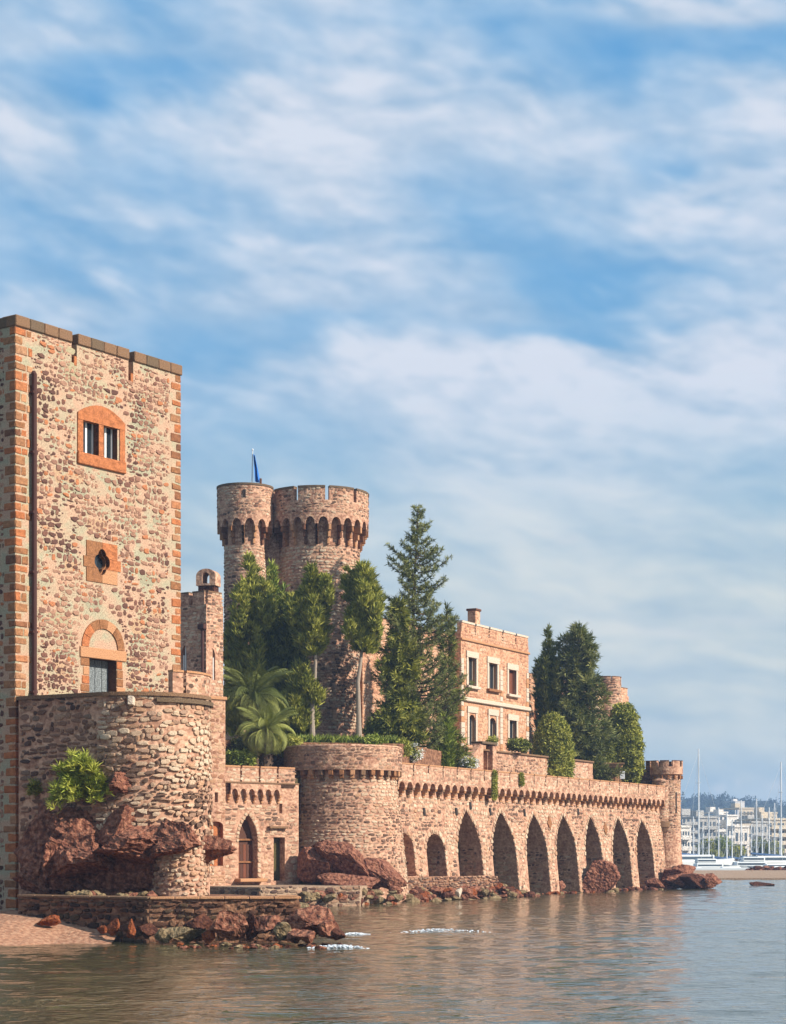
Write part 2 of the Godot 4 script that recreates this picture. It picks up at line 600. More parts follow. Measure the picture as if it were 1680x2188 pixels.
# Arched parapet on corbels: bays of width w along a face
func machicolation(parent: Node, f: Face, u0: float, bays: int, w: float, y_corbel: float, y_spring: float, y_crown: float, y_top: float, proj: float, corbel_w: float, m: Material, cm: Array) -> void:
	var mb := MB.new()
	var steps := 8
	for i in bays:
		var ua := u0 + i * w
		var cuts := [ua]
		var lows := [y_spring]
		for j in steps + 1:
			var s := float(j) / steps
			cuts.append(ua + corbel_w * 0.5 + (w - corbel_w) * (0.5 - 0.5 * cos(s * PI)))
			lows.append(y_spring + (y_crown - y_spring) * sin(s * PI))
		cuts.append(ua + w)
		lows.append(y_spring)
		for j in cuts.size() - 1:
			var a: float = cuts[j]
			var b: float = cuts[j + 1]
			mb.quad(f.at(a, lows[j], proj), f.at(a, y_top, proj), f.at(b, y_top, proj), f.at(b, lows[j + 1], proj))
			mb.quad(f.at(a, lows[j], proj - 0.3), f.at(a, lows[j], proj), f.at(b, lows[j + 1], proj), f.at(b, lows[j + 1], proj - 0.3))
			mb.quad(f.at(b, lows[j + 1], proj - 0.3), f.at(b, y_top, proj - 0.3), f.at(a, y_top, proj - 0.3), f.at(a, lows[j], proj - 0.3))
		mb.quad(f.at(ua, y_top, proj), f.at(ua, y_top, -0.3), f.at(ua + w, y_top, -0.3), f.at(ua + w, y_top, proj))
	part("arched_parapet", mb, m, parent)
	for i in bays + 1:
		var u := u0 + i * w
		var cb := MB.new()
		var fr := f.frame(u)
		var hgt := (y_spring + 0.04 - y_corbel) / 3.0
		for k in 3:
			var d := proj * (k + 1) / 3.0 - 0.01
			cb.block(Transform3D(fr, f.at(u, y_corbel + hgt * (k + 0.5), d * 0.5 - 0.1)), Vector3(corbel_w * 0.5, hgt * 0.5 - 0.006, d * 0.5 + 0.1), 0.03)
		part("corbel", cb, cm[i % cm.size()], parent)


# Blocks of a parapet with open slits between them
func merlons(parent: Node, f: Face, u0: float, bays: int, w: float, slit: float, y0: float, y1: float, d: float, thick: float, m: Material, cap: Material, cap_h := 0.1, cap_out := 0.04) -> void:
	for i in bays:
		var n := 3 if f.r > 0.0 else 1
		var mb := MB.new()
		var cb := MB.new()
		var ua := u0 + i * w + slit * 0.5
		var ub := u0 + (i + 1) * w - slit * 0.5
		for j in n:
			var a := lerpf(ua, ub, float(j) / n)
			var b := lerpf(ua, ub, float(j + 1) / n)
			var pts := PackedVector2Array([Vector2(a, y0), Vector2(b, y0), Vector2(b, y1), Vector2(a, y1)])
			mb.slab(f, pts, d - thick, d)
			pts = PackedVector2Array([Vector2(a, y1), Vector2(b, y1), Vector2(b, y1 + cap_h), Vector2(a, y1 + cap_h)])
			cb.slab(f, pts, d - thick - cap_out, d + cap_out)
		var o := part("merlon", mb, m, parent)
		part("coping", cb, cap, o)


# ---------------------------------------------------------------- rocks
func rock(centre: Vector3, half: Vector3, s: int, n := 10, cuts := 12, amp := 0.12, freq := 1.6, yaw := 0.0, roll := 0.0) -> MB:
	var g := RandomNumberGenerator.new()
	g.seed = s
	var planes := []
	for i in cuts:
		var d := Vector3(g.randfn(), g.randfn(), g.randfn()).normalized()
		planes.append([d, g.randf_range(0.42, 0.8)])
	var b := Basis(Vector3.BACK, roll) * Basis(Vector3.UP, yaw)
	var mb := MB.new()
	for face in 6:
		var pts := []
		for i in n + 1:
			var row := []
			for j in n + 1:
				var a := tan((float(i) / n * 2.0 - 1.0) * 0.7854)
				var e := tan((float(j) / n * 2.0 - 1.0) * 0.7854)
				var p: Vector3 = [Vector3(1, a, e), Vector3(-1, a, -e), Vector3(-a, 1, e), Vector3(a, -1, e), Vector3(-a, e, 1), Vector3(a, e, -1)][face].normalized()
				var q := p
				for pl in planes:
					var over: float = p.dot(pl[0]) - pl[1]
					if over > 0.0:
						p -= pl[0] * over
				var k := 1.0 + amp * lump.get_noise_3d(q.x * freq * 50.0 + s * 13.7, q.y * freq * 50.0, q.z * freq * 50.0) + amp * (0.32 - absf(lump.get_noise_3d(q.x * freq * 90.0, q.y * freq * 150.0 + s * 7.1, q.z * freq * 90.0)) * 1.1) + amp * 0.22 * lump.get_noise_3d(q.x * freq * 230.0, q.y * freq * 330.0 + s * 3.1, q.z * freq * 230.0)
				row.append(centre + b * (p * half * k))
			pts.append(row)
		for i in n:
			for j in n:
				mb.quad(pts[i][j], pts[i + 1][j], pts[i + 1][j + 1], pts[i][j + 1])
	return mb


func boulder(label: String, x: float, y: float, z: float, wide: float, tall: float, deep: float, s: int, m: Material, n := 8, group := "", yaw := 0.0, called := "boulder", roll := 0.0) -> MeshInstance3D:
	var p := at_px(x, y, z)
	var mb := rock(Vector3.ZERO, Vector3(wide * 0.5, tall * 0.5, deep * 0.5) * 1.28, s, n, 13, 0.13, 1.9, yaw, roll)
	var o := put(called, mb.mesh(m), m)
	o.position = p
	tag(o, label, "rock", group)
	return o


# ---------------------------------------------------------------- plants
func blades(s: int, n: int, reach: float, wide: float, spread: float, ball := 0.0, bend := 0.2) -> PackedVector3Array:
	var g := RandomNumberGenerator.new()
	g.seed = s
	var mb := MB.new()
	for i in n:
		var d := (Vector3(g.randfn(), g.randfn(), g.randfn()).normalized() * spread + Vector3.UP).normalized()
		var o := Vector3(g.randfn(), g.randfn(), g.randfn()).normalized() * ball * sqrt(g.randf())
		var side := d.cross(Vector3(g.randfn(), g.randfn(), g.randfn())).normalized() * wide * g.randf_range(0.6, 1.2)
		var l := reach * g.randf_range(0.6, 1.15)
		var mid := o + d * l * 0.45
		var tip := o + d * l + Vector3(g.randfn(), g.randfn(), g.randfn()) * l * bend * 0.5
		mb.tri(o, mid - side, tip)
		mb.tri(o, tip, mid + side)
	return mb.v


func make_tufts() -> void:
	for k in 5:
		for q in [["cypress", 13, 0.52, 0.05, 0.75, 0.12, 0.2], ["spray", 15, 0.6, 0.035, 0.9, 0.1, 0.25], ["leafy", 20, 0.26, 0.065, 4.0, 0.34, 0.2], ["wisp", 14, 0.34, 0.014, 0.9, 0.06, 0.3], ["grass", 9, 0.4, 0.016, 0.5, 0.1, 0.4], ["needle", 12, 0.34, 0.028, 1.2, 0.05, 0.2]]:
			if not tuft.has(q[0]):
				tuft[q[0]] = []
			tuft[q[0]].append(blades(k * 17 + 3, q[1], q[2], q[3], q[4], q[5], q[6]))


func along(d: Vector3) -> Basis:
	var y := d.normalized()
	var x := y.cross(Vector3(rng.randfn(), rng.randfn(), rng.randfn())).normalized()
	return Basis(x, y, x.cross(y))


func leaf_tone(cols: Array) -> Color:
	var c: Color = (cols[0] as Color).lerp(cols[1], rng.randf())
	var k := rng.randf_range(0.75, 1.2)
	return Color(c.r * k, c.g * k, c.b * k)


func add_tuft(mb: MB, kind: String, p: Vector3, d: Vector3, size: float, cols: Array) -> void:
	var b := along(d).scaled(Vector3.ONE * size)
	mb.add(Transform3D(b, p), tuft[kind][rng.randi() % 5], leaf_tone(cols))


var green_dark := [lin(82, 90, 42), lin(140, 142, 68)]
var green_mid := [lin(98, 106, 46), lin(176, 172, 82)]
var green_pine := [lin(84, 94, 56), lin(146, 146, 88)]
var green_light := [lin(128, 142, 56), lin(186, 186, 84)]
var green_palm := [lin(80, 92, 44), lin(146, 148, 80)]


# A dense crown between two heights: prof gives the radius (0..1) at each tenth of its height
func dense_crown(mb: MB, base: Vector3, y0: float, y1: float, radius: float, prof: Array, count: int, kind: String, size: float, cols: Array, upward: float, s: int, ragged := 0.3) -> void:
	for i in count:
		var f := rng.randf()
		var idx := f * (prof.size() - 1)
		var k := int(idx)
		var pr := lerpf(prof[k], prof[mini(k + 1, prof.size() - 1)], idx - k)
		if rng.randf() > pr + 0.12:
			continue
		var a := rng.randf() * TAU
		var dir := Vector3(sin(a), 0, cos(a))
		var y := lerpf(y0, y1, f)
		var lumps := 1.0 + ragged * lump.get_noise_3d(dir.x * 42.0 + s * 51.0, y * 22.0, dir.z * 42.0) * 2.0
		var r := radius * pr * lumps * sqrt(rng.randf_range(0.3, 1.0))
		add_tuft(mb, kind, Vector3(base.x, 0, base.z) + dir * r + Vector3.UP * (y + rng.randf_range(-0.1, 0.1)), dir * (1.0 - upward) + Vector3.UP * upward, size * rng.randf_range(0.7, 1.3), cols)


func trunk(parent: Node, base: Vector3, y1: float, r0: float, r1: float, m: Material, lean := Vector3.ZERO, s := 1) -> void:
	var mb := MB.new()
	var pts := []
	var rad := []
	for i in 9:
		var f := i / 8.0
		pts.append(base.lerp(Vector3(base.x, y1, base.z) + lean, f) + Vector3(lump.get_noise_2d(f * 90.0, s * 40.0), 0, lump.get_noise_2d(f * 90.0, s * 40.0 + 500.0)) * r0 * 2.0 * sin(f * PI) - Vector3.UP * (0.3 if i == 0 else 0.0))
		rad.append(lerpf(r0, r1, f) * (1.25 if i == 0 else 1.0))
	mb.tube(pts, rad, 10)
	part("trunk", mb, m, parent)


func crown_part(parent: Node, mb: MB) -> void:
	part("crown", mb, M.leaf, parent)


func cypress(label: String, base: Vector3, y0: float, y1: float, radius: float, prof: Array, count: int, cols: Array, s: int, bark: Material, group := "", ragged := 0.3, lean := Vector3.ZERO) -> Node3D:
	var t := thing("cypress_tree", label, "tree", base, group)
	trunk(t, base, lerpf(y0, y1, 0.85), 0.2, 0.03, bark, lean, s)
	var mb := MB.new()
	dense_crown(mb, base + lean, y0, y1, radius * (0.86 if ragged < 0.35 else 0.78) if ragged > 0.2 else radius, prof, int(count * 0.62), "cypress", 1.0, cols, 0.72, s, ragged)
	if ragged > 0.2:
		for j in 9:
			var a := j * 2.4 + s
			var f := rng.randf_range(0.0, 0.62)
			var rr: float = radius * prof[int(f * 10.0)] * rng.randf_range(0.65, 1.0 + ragged * 0.3)
			var off := Vector3(sin(a), 0, cos(a)) * rr
			var ya := lerpf(y0, y1, f)
			dense_crown(mb, base + lean + off, ya, minf(ya + (y1 - y0) * rng.randf_range(0.25, 0.42), y1), radius * rng.randf_range(0.26, 0.42), [0.5, 0.9, 1.0, 0.9, 0.75, 0.5, 0.15], int(count * 0.07), "cypress", 0.85, cols, 0.85, s + j, 0.3)
	crown_part(t, mb)
	return t


func branch(limbs: MB, leaves: MB, p: Vector3, dir: Vector3, length: float, r: float, rise: float, droop: float, kind: String, size: float, step: float, from: float, cols: Array) -> void:
	var pts := []
	var rad := []
	for i in 6:
		var f := i / 5.0
		pts.append(p + dir * length * f + Vector3.UP * length * (rise * f * f - droop * f))
		rad.append(lerpf(r, r * 0.25, f))
	limbs.tube(pts, rad, 4)
	var k := maxi(2, int(length / step))
	for i in k:
		var f := lerpf(from, 1.0, (i + rng.randf()) / k)
		var q := p + dir * length * f + Vector3.UP * length * (rise * f * f - droop * f)
		var tang := (dir + Vector3.UP * (2.0 * rise * f - droop)).normalized()
		var side := dir.cross(Vector3.UP) * rng.randf_range(-1, 1)
		add_tuft(leaves, kind, q + side * length * 0.16 * (1.0 - f * 0.6), tang + side * 0.8 + Vector3.UP * rng.randf_range(-0.1, 0.5), size * rng.randf_range(0.7, 1.25), cols)


func conifer(called: String, label: String, base: Vector3, y0: float, y1: float, reach: Callable, whorl: float, per: int, rise: float, droop: float, kind: String, size: float, step: float, from: float, cols: Array, s: int, r0 := 0.22, group := "") -> Node3D:
	var t := thing(called, label, "tree", base, group)
	trunk(t, base, y1, r0, 0.03, M.bark, Vector3.ZERO, s)
	var limbs := MB.new()
	var leaves := MB.new()
	var y := y0
	while y < y1:
		var f := (y - y0) / (y1 - y0)
		var a0 := rng.randf() * TAU
		for i in per:
			var a := a0 + TAU * (i + rng.randf_range(-0.3, 0.3)) / per
			var dir := Vector3(sin(a), 0, cos(a))
			var l: float = reach.call(f, dir) * rng.randf_range(0.65, 1.12)
			if l > 0.15:
				branch(limbs, leaves, Vector3(base.x, y + rng.randf_range(-0.5, 0.5) * whorl, base.z), dir, l, 0.02 + l * 0.014, rise, droop, kind, size, step, from, cols)
		y += whorl
	for i in 4:
		add_tuft(leaves, kind, Vector3(base.x, y1 - i * 0.2, base.z), Vector3.UP, size, cols)
	part("limbs", limbs, M.bark, t)
	crown_part(t, leaves)
	return t


func make_frond(s: int, droop: float) -> PackedVector3Array:
	var g := RandomNumberGenerator.new()
	g.seed = s
	var mb := MB.new()
	var prev := Vector3.ZERO
	var ang := 1.15
	var pts := [prev]
	for i in 14:
		ang -= droop * (0.5 + i / 14.0)
		prev += Vector3(0, sin(ang), cos(ang)) / 14.0
		pts.append(prev)
	var rad := []
	for i in 15:
		rad.append(lerpf(0.014, 0.003, i / 14.0))
	mb.tube(pts, rad, 4)
	for i in range(2, 15):
		for h in 2:
			for s2 in [-1.0, 1.0]:
				var p: Vector3 = pts[i] if h == 0 else (pts[i] + pts[i - 1]) * 0.5
				var d: Vector3 = (pts[i] - pts[i - 1]).normalized()
				var l := 0.26 * sin(clampf(i / 15.0, 0.12, 0.95) * PI) + 0.03
				var out := (Vector3(s2, 0, 0) * 0.75 + d * 0.75 + d.cross(Vector3(1, 0, 0)) * -0.32).normalized()
				var tip := p + out * l * g.randf_range(0.85, 1.1) - Vector3.UP * l * 0.25
				var e := d * 0.009
				mb.tri(p - e, p + e, tip)
				mb.tri(p + e * 0.2 + out * l * 0.4 - e, p + out * l * 0.4 + e * 1.3, tip)
	return mb.v


func palm(label: String, base: Vector3, top: float, reach: float, count: int, s: int) -> void:
	var t := thing("palm_tree", label, "palm", base, "")
	var mb := MB.new()
	mb.tube([base - Vector3.UP * 0.3, base.lerp(Vector3(base.x, top, base.z), 0.5), Vector3(base.x, top, base.z)], [0.42, 0.34, 0.4], 12)
	for i in 60:
		var a := i * 2.4
		var y := lerpf(base.y, top, i / 60.0)
		var d := Vector3(sin(a), 0.9, cos(a)).normalized()
		mb.tube([Vector3(base.x, y, base.z) + d * 0.24, Vector3(base.x, y, base.z) + d * 0.62], [0.11, 0.05], 4)
	part("trunk", mb, M.bark, t)
	var meshes := []
	for k in 4:
		var fm := MB.new()
		var soup := make_frond(s * 10 + k, [0.09, 0.15, 0.21, 0.27][k])
		fm.add(Transform3D(), soup, leaf_tone(green_palm))
		meshes.append(fm.mesh(M.leaf))
	for i in count:
		var f := float(i) / count
		var o := put("frond", meshes[clampi(int(f * 4.0 + rng.randf_range(-0.5, 0.5)), 0, 3)], M.leaf, t)
		var a := i * 2.39996 + rng.randf_range(-0.15, 0.15)
		var tilt := lerpf(-0.25, 0.95, f) + rng.randf_range(-0.1, 0.1)
		o.transform = Transform3D(Basis(Vector3.UP, a) * Basis(Vector3.RIGHT, tilt) * Basis.from_scale(Vector3.ONE * reach * rng.randf_range(0.82, 1.08)), Vector3(base.x, top, base.z) - parent_origin(t))


# ---------------------------------------------------------------- sky
func sky_rows(rows: Array, i: int) -> void:
	var wide := 4096
	var y := i
	var el := (0.5 - (y + 0.5) / 2048.0) * PI
	var b := PackedByteArray()
	b.resize(wide * 3)
	var base := noise(FastNoiseLite.TYPE_SIMPLEX_SMOOTH, 1.0, 5, 11)
	base.fractal_gain = 0.52
	var fine := noise(FastNoiseLite.TYPE_SIMPLEX_SMOOTH, 1.0, 4, 77)
	fine.fractal_gain = 0.6
	var ce := cos(el)
	# banks and gaps of the cloud sheet where the photograph has them: x, y, half width, half height on the sheet, strength
	var banks := [[1480.0, 110.0, 330.0, 75.0, -0.54], [1430.0, 370.0, 70.0, 50.0, -0.36], [1210.0, 590.0, 170.0, 80.0, -0.36], [720.0, 680.0, 170.0, 28.0, -0.29], [1130.0, 710.0, 160.0, 26.0, -0.32], [330.0, 150.0, 330.0, 55.0, -0.30], [60.0, 590.0, 110.0, 60.0, -0.25], [40.0, 430.0, 130.0, 60.0, -0.14], [1610.0, 1070.0, 130.0, 28.0, -0.36], [470.0, 730.0, 150.0, 30.0, -0.14], [830.0, 40.0, 260.0, 28.0, -0.11], [1560.0, 230.0, 120.0, 50.0, -0.25],
		[900.0, 260.0, 420.0, 95.0, 0.34], [760.0, 570.0, 380.0, 70.0, 0.3], [1330.0, 850.0, 560.0, 90.0, 0.4], [640.0, 800.0, 230.0, 70.0, 0.34], [1560.0, 590.0, 190.0, 170.0, 0.3], [1050.0, 1070.0, 380.0, 60.0, 0.3], [1600.0, 820.0, 230.0, 120.0, 0.35], [1500.0, 20.0, 190.0, 24.0, 0.5], [240.0, 300.0, 250.0, 70.0, 0.16], [150.0, 90.0, 160.0, 30.0, 0.2], [340.0, 640.0, 200.0, 40.0, 0.2]]
	var puffs := [[1262.0, 1170.0, 36.0, 10.0, 0.5], [1470.0, 1365.0, 70.0, 12.0, 0.5], [1500.0, 1672.0, 16.0, 16.0, 0.5], [1552.0, 1665.0, 10.0, 11.0, 0.4], [1640.0, 1672.0, 24.0, 14.0, 0.5], [1590.0, 1330.0, 120.0, 16.0, 0.3], [1330.0, 1545.0, 120.0, 26.0, 0.3]]
	var sy := 1824.0 - tan(clampf(el, -0.1, 0.9)) * 4154.0
	for x in wide:
		var az := fposmod((x + 0.5) / wide + 0.5, 1.0) * TAU - PI
		if x > 0 and (el > 0.6 and x % 4 != 0 or absf(az) > 0.8 and x % 2 != 0):
			for k in 3:
				b[x * 3 + k] = b[x * 3 - 3 + k]
			continue
		var ux := sin(az) * 2.1
		var uz := cos(az) * 2.1
		var e := el * 7.2
		var skew := el * 3.4
		var wx := fine.get_noise_3d(ux * 2.0, e * 0.9, uz * 2.0) * 0.11
		var n := base.get_noise_3d(ux * 2.5 + wx + skew, e * 0.9 + wx * 1.6, uz * 2.5)
		var dn := fine.get_noise_3d(ux * 6.0 + wx * 4.0 + skew * 6.0, e * 4.6 + wx * 5.0, uz * 6.0)
		var dm := base.get_noise_3d(ux * 17.0 + 9.0 + skew * 9.0, e * 12.0, uz * 17.0)
		var cov := 0.2
		var pf := 0.0
		if absf(az) < 0.45 and el < 0.75:
			var sx := 840.0 + tan(az) * 4154.0
			var yy := 1824.0 - (1824.0 - sy) / cos(az)
			sx += dn * 120.0 + n * 110.0
			yy += dn * 42.0 + n * 34.0
			for k in banks:
				var a: float = (sx - k[0]) / k[2]
				var c: float = (yy - k[1]) / k[3]
				var q := a * a + c * c
				if q < 9.0:
					cov += k[4] * exp(-q * 0.8)
			if el < 0.2:
				for k in puffs:
					var a: float = (sx - dn * 90.0 - k[0]) / k[2]
					var c: float = (yy - dn * 30.0 - k[1]) / k[3]
					var q := a * a + c * c
					if q < 6.0:
						pf += k[4] * exp(-q)
		var low := smoothstep(0.25, 0.11, el)
		var d := smoothstep(-0.8, 0.66, n * 0.72 + dn * 0.12 + dm * 0.05 + cov * 1.1)
		var lit := clampf(0.5 + dn * 0.7 + dm * 0.45 + n * 0.5 + cov * 0.5, 0.0, 1.0)
		var hi := smoothstep(0.0, 0.42, el)
		var br := lerpf(146.0, 84.0, hi)
		var bg := lerpf(190.0, 155.0, hi)
		var bb := lerpf(220.0, 213.0, hi)
		var cr := lerpf(160.0, 214.0, lit)
		var cg := lerpf(187.0, 222.0, lit)
		var cb := lerpf(214.0, 236.0, lit)
		d = lerpf(d, 0.45 + 0.3 * n + 0.3 * dn, low)
		var r := lerpf(br, cr, d)
		var g := lerpf(bg, cg, d)
		var l := lerpf(bb, cb, d)
		# the hazy lower air is greyer, with flat grey sheets
		var gr := 193.0 + dn * 34.0 + n * 22.0
		var gg := 207.0 + dn * 22.0 + n * 14.0
		var gb := 213.0 + dn * 8.0 + n * 8.0
		r = lerpf(r, gr, low * 0.94)
		g = lerpf(g, gg, low * 0.94)
		l = lerpf(l, gb, low * 0.94)
		pf = clampf(pf, 0.0, 1.0)
		r = lerpf(r, 216.0, pf)
		g = lerpf(g, 220.0, pf)
		l = lerpf(l, 224.0, pf)
		b[x * 3] = clampi(int(r), 0, 255)
		b[x * 3 + 1] = clampi(int(g), 0, 255)
		b[x * 3 + 2] = clampi(int(l), 0, 255)
	rows[i] = b


func make_sky() -> ImageTexture:
	var rows := []
	rows.resize(1024)
	var task := WorkerThreadPool.add_group_task(func(i: int) -> void: sky_rows(rows, i), 1024)
	WorkerThreadPool.wait_for_group_task_completion(task)
	var all := PackedByteArray()
	for r in rows:
		all.append_array(r)
	var below := PackedByteArray()
	below.resize(4096 * 3)
	for x in 4096:
		below[x * 3] = 120
		below[x * 3 + 1] = 138
		below[x * 3 + 2] = 150
	for i in 1024:
		all.append_array(below)
	return ImageTexture.create_from_image(Image.create_from_data(4096, 2048, false, Image.FORMAT_RGB8, all))


# ---------------------------------------------------------------- the castle
func px_rect(f: Face, x0: float, x1: float, y_top: float, y_bot: float) -> PackedVector2Array:
	var a := f.u_px(x0)
	var b := f.u_px(x1)
	var m := (a + b) * 0.5
	return rect(a, b, f.v_px(y_bot, m), f.v_px(y_top, m))


func hole(f: Face, parent: Node, x0: float, x1: float, y_top: float, y_bot: float, y_spring: float, pointed := true) -> PackedVector2Array:
	var a := f.u_px(x0)
	var b := f.u_px(x1)
	var m := (a + b) * 0.5
	return arch(a, b, f.v_px(y_bot, m), f.v_px(y_spring, m), f.v_px(y_top, m), pointed)


func square_tower() -> void:
	var t := thing("square_tower", "tall square rubble-stone tower with orange quoins, paired window and quatrefoil", "tower", Vector3(-14.376, 0.5, -74))
	var f := Face.new().flat(-14.376, 74.0, 0.574, 0.819)
	var g := Face.new().flat(-14.376 - 0.819 * 9.0, 74.0 + 0.574 * 9.0, 0.819, -0.574)
	var wide := 9.47
	var top := 23.1
	var slots := []
	for s in [[153.0, 164.5, 780.0], [274.5, 285.0, 816.0]]:
		var a := f.u_px(s[0])
		var b := f.u_px(s[1])
		slots.append(rect(a, b, f.v_px(s[2], a), 24.0))
	var w1 := px_rect(f, 178.0, 210.0, 892.0, 970.0)
	var w2 := px_rect(f, 220.0, 251.0, 902.0, 980.0)
	var door := px_rect(f, 191.0, 249.0, 1408.0, 1500.0)
	var qu := f.u_px(217.5)
	var qv := f.v_px(1201.0, qu)
	var foil := PackedVector2Array()
	for i in 48:
		var a := TAU * i / 48.0
		var k := 0.36 + 0.12 * absf(cos(a * 2.0))
		foil.append(Vector2(qu + cos(a) * k * 0.92, qv + sin(a) * k * 1.08))
	csg_wall(t, "front_wall", f, rect(0, wide, 0.5, top), 1.0, [[slots[0], 0.45], [slots[1], 0.45], [w1, 0.36, M.brown], [w2, 0.36, M.brown], [door, 0.6, M.brown], [foil, 0.4, M.brown]], M.mortar)
	var body := MB.new()
	var p0 := Vector2(-14.376, 74)
	var tv := Vector2(0.574, 0.819)
	var bv := Vector2(-0.819, 0.574)
	body.prism(PackedVector2Array([p0 + bv * 0.999, p0 + bv * 0.999 + tv * wide, p0 + bv * 9.0 + tv * wide, p0 + bv * 9.0]), 0.5, 22.4)
	for s in [0.0, wide - 0.5]:
		body.prism(PackedVector2Array([p0 + bv * 0.999 + tv * s, p0 + bv * 0.999 + tv * (s + 0.5), p0 + bv * 9.0 + tv * (s + 0.5), p0 + bv * 9.0 + tv * s]), 22.4, top)
	part("side_walls", body, M.mortar, t)
	# coping blocks along the top, interrupted by the slots
	var runs := [[-0.06, f.u_px(153.0)], [f.u_px(164.5), f.u_px(274.5)], [f.u_px(285.0), wide + 0.06]]
	for r in runs:
		var n := int(round((r[1] - r[0]) / 0.82))
		for i in n:
			var a := lerpf(r[0], r[1], float(i) / n)
			var b := lerpf(r[0], r[1], float(i + 1) / n)
			var mb := MB.new()
			mb.block(Transform3D(f.frame(0), f.at((a + b) * 0.5, top + 0.21, -0.3)), Vector3((b - a) * 0.5 - 0.008, 0.21, 0.38 + rng.randf_range(0, 0.015)), 0.03)
			part("coping_block", mb, [M.coping, M.coping_grey, M.coping][i % 3], t)
	for i in 9:
		var mb := MB.new()
		mb.block(Transform3D(g.frame(0), g.at(0.5 + i * 0.995 - 0.35, top + 0.2, -0.3)), Vector3(0.49, 0.2, 0.36), 0.03)
		part("coping_block", mb, M.coping_grey, t)
	for i in 2:
		var a: float = slots[i][0].x
		var b: float = slots[i][1].x
		var y: float = slots[i][0].y
		var mb := MB.new()
		mb.block(Transform3D(f.frame(0), f.at((a + b) * 0.5 + 0.06, y + 0.2, -0.18)), Vector3((b - a) * 0.5 - 0.07, 0.19, 0.2), 0.02)
		part("slot_block", mb, M.orange, t)
	# quoins on three corners: long and short by turns
	var v := 0.6
	var i := 0
	while v < top - 0.1:
		var h := minf(rng.randf_range(0.28, 0.42), top - v)
		var long := i % 2 == 0
		for corner in 2:
			var fw: float = rng.randf_range(0.5, 0.66) if long == (corner == 0) else rng.randf_range(0.26, 0.4)
			var sw: float = rng.randf_range(0.26, 0.4) if long == (corner == 0) else rng.randf_range(0.5, 0.66)
			if corner == 1:
				sw = 0.4
			var mb := MB.new()
			var u0 := -0.025 if corner == 0 else wide - fw
			var u1 := fw if corner == 0 else wide + 0.025
			mb.block(Transform3D(f.frame(0), f.at((u0 + u1) * 0.5, v + h * 0.5, (0.025 - sw) * 0.5)), Vector3((u1 - u0) * 0.5, h * 0.5 - 0.022, (sw + 0.025) * 0.5), 0.035, 0.014)
			var tone = M.quoins[rng.randi() % 10]
			part("quoin", mb, tone, t)
			if corner == 0 and rng.randf() < 0.55:
				var mb2 := MB.new()
				var w2b := rng.randf_range(0.2, 0.34)
				mb2.block(Transform3D(f.frame(0), f.at(fw + 0.03 + w2b * 0.5, v + h * 0.5, -0.1)), Vector3(w2b * 0.5, h * 0.46 - 0.02, 0.125), 0.03, 0.014)
				part("quoin", mb2, [M.peach, M.orange, M.tan][rng.randi() % 3], t)
		v += h
		i += 1
	# drainpipe with its clips
	var pu := f.u_px(67.5)
	var pm := MB.new()
	pm.tube([f.at(pu, 8.0, 0.16), f.at(pu, f.v_px(800.0, pu), 0.16), f.at(pu, f.v_px(797.0, pu), 0.1)], [0.1, 0.1, 0.1], 10)
	var pipe := part("drainpipe", pm, M.pipe, t)
	for k in 6:
		var cm := MB.new()
		cm.block(Transform3D(f.frame(0), f.at(pu, 9.2 + k * 2.3, 0.1)), Vector3(0.13, 0.045, 0.13), 0.01)
		part("pipe_clip", cm, M.pipe, pipe)
	# paired window in its orange surround
	var win := MB.new()
	var la := f.u_px(165.0)
	var lb := f.u_px(266.0)
	var lm := (la + lb) * 0.5
	var lintel := PackedVector2Array()
	var lv0 := f.v_px(889.0, la) - 0.1
	for k in 9:
		var s := k / 8.0
		lintel.append(Vector2(lerpf(lb, la, s), lv0 + 0.12 + 0.62 * pow(sin(lerpf(0.16, PI - 0.16, s)), 0.8)))
	var lintel_l := PackedVector2Array([Vector2(la, lv0), Vector2(lm - 0.006, lv0)])
	var lintel_r := PackedVector2Array([Vector2(lm + 0.006, lv0), Vector2(lb, lv0)])
	for k in range(0, 5):
		lintel_r.append(lintel[k] if k < 4 else Vector2(lm + 0.006, lintel[4].y))
	lintel_l.append(Vector2(lm - 0.006, lintel[4].y))
	for k in range(5, 9):
		lintel_l.append(lintel[k])
	win.slab(f, lintel_l, -0.2, 0.06)
	win.slab(f, lintel_r, -0.2, 0.055)
	var wn := part("window", win, M.orange, t)
	for pr in [[la, la + 0.3, w1[0].y, lv0 - 0.006], [lb - 0.3, lb, w2[0].y - 0.02, lv0 - 0.006], [w1[1].x, w2[0].x, w2[0].y, lv0 - 0.006]]:
		var jm := MB.new()
		jm.slab(f, rect(pr[0], pr[1], pr[2], pr[3]), -0.2, 0.045)
		part("jamb", jm, M.orange, wn)
	var sm := MB.new()
	sm.block(Transform3D(f.frame(0), f.at((la + lb) * 0.5, w2[0].y - 0.26, 0.0)), Vector3((lb - la) * 0.5 + 0.02, 0.235, 0.12), 0.03)
	part("sill", sm, M.orange, wn)
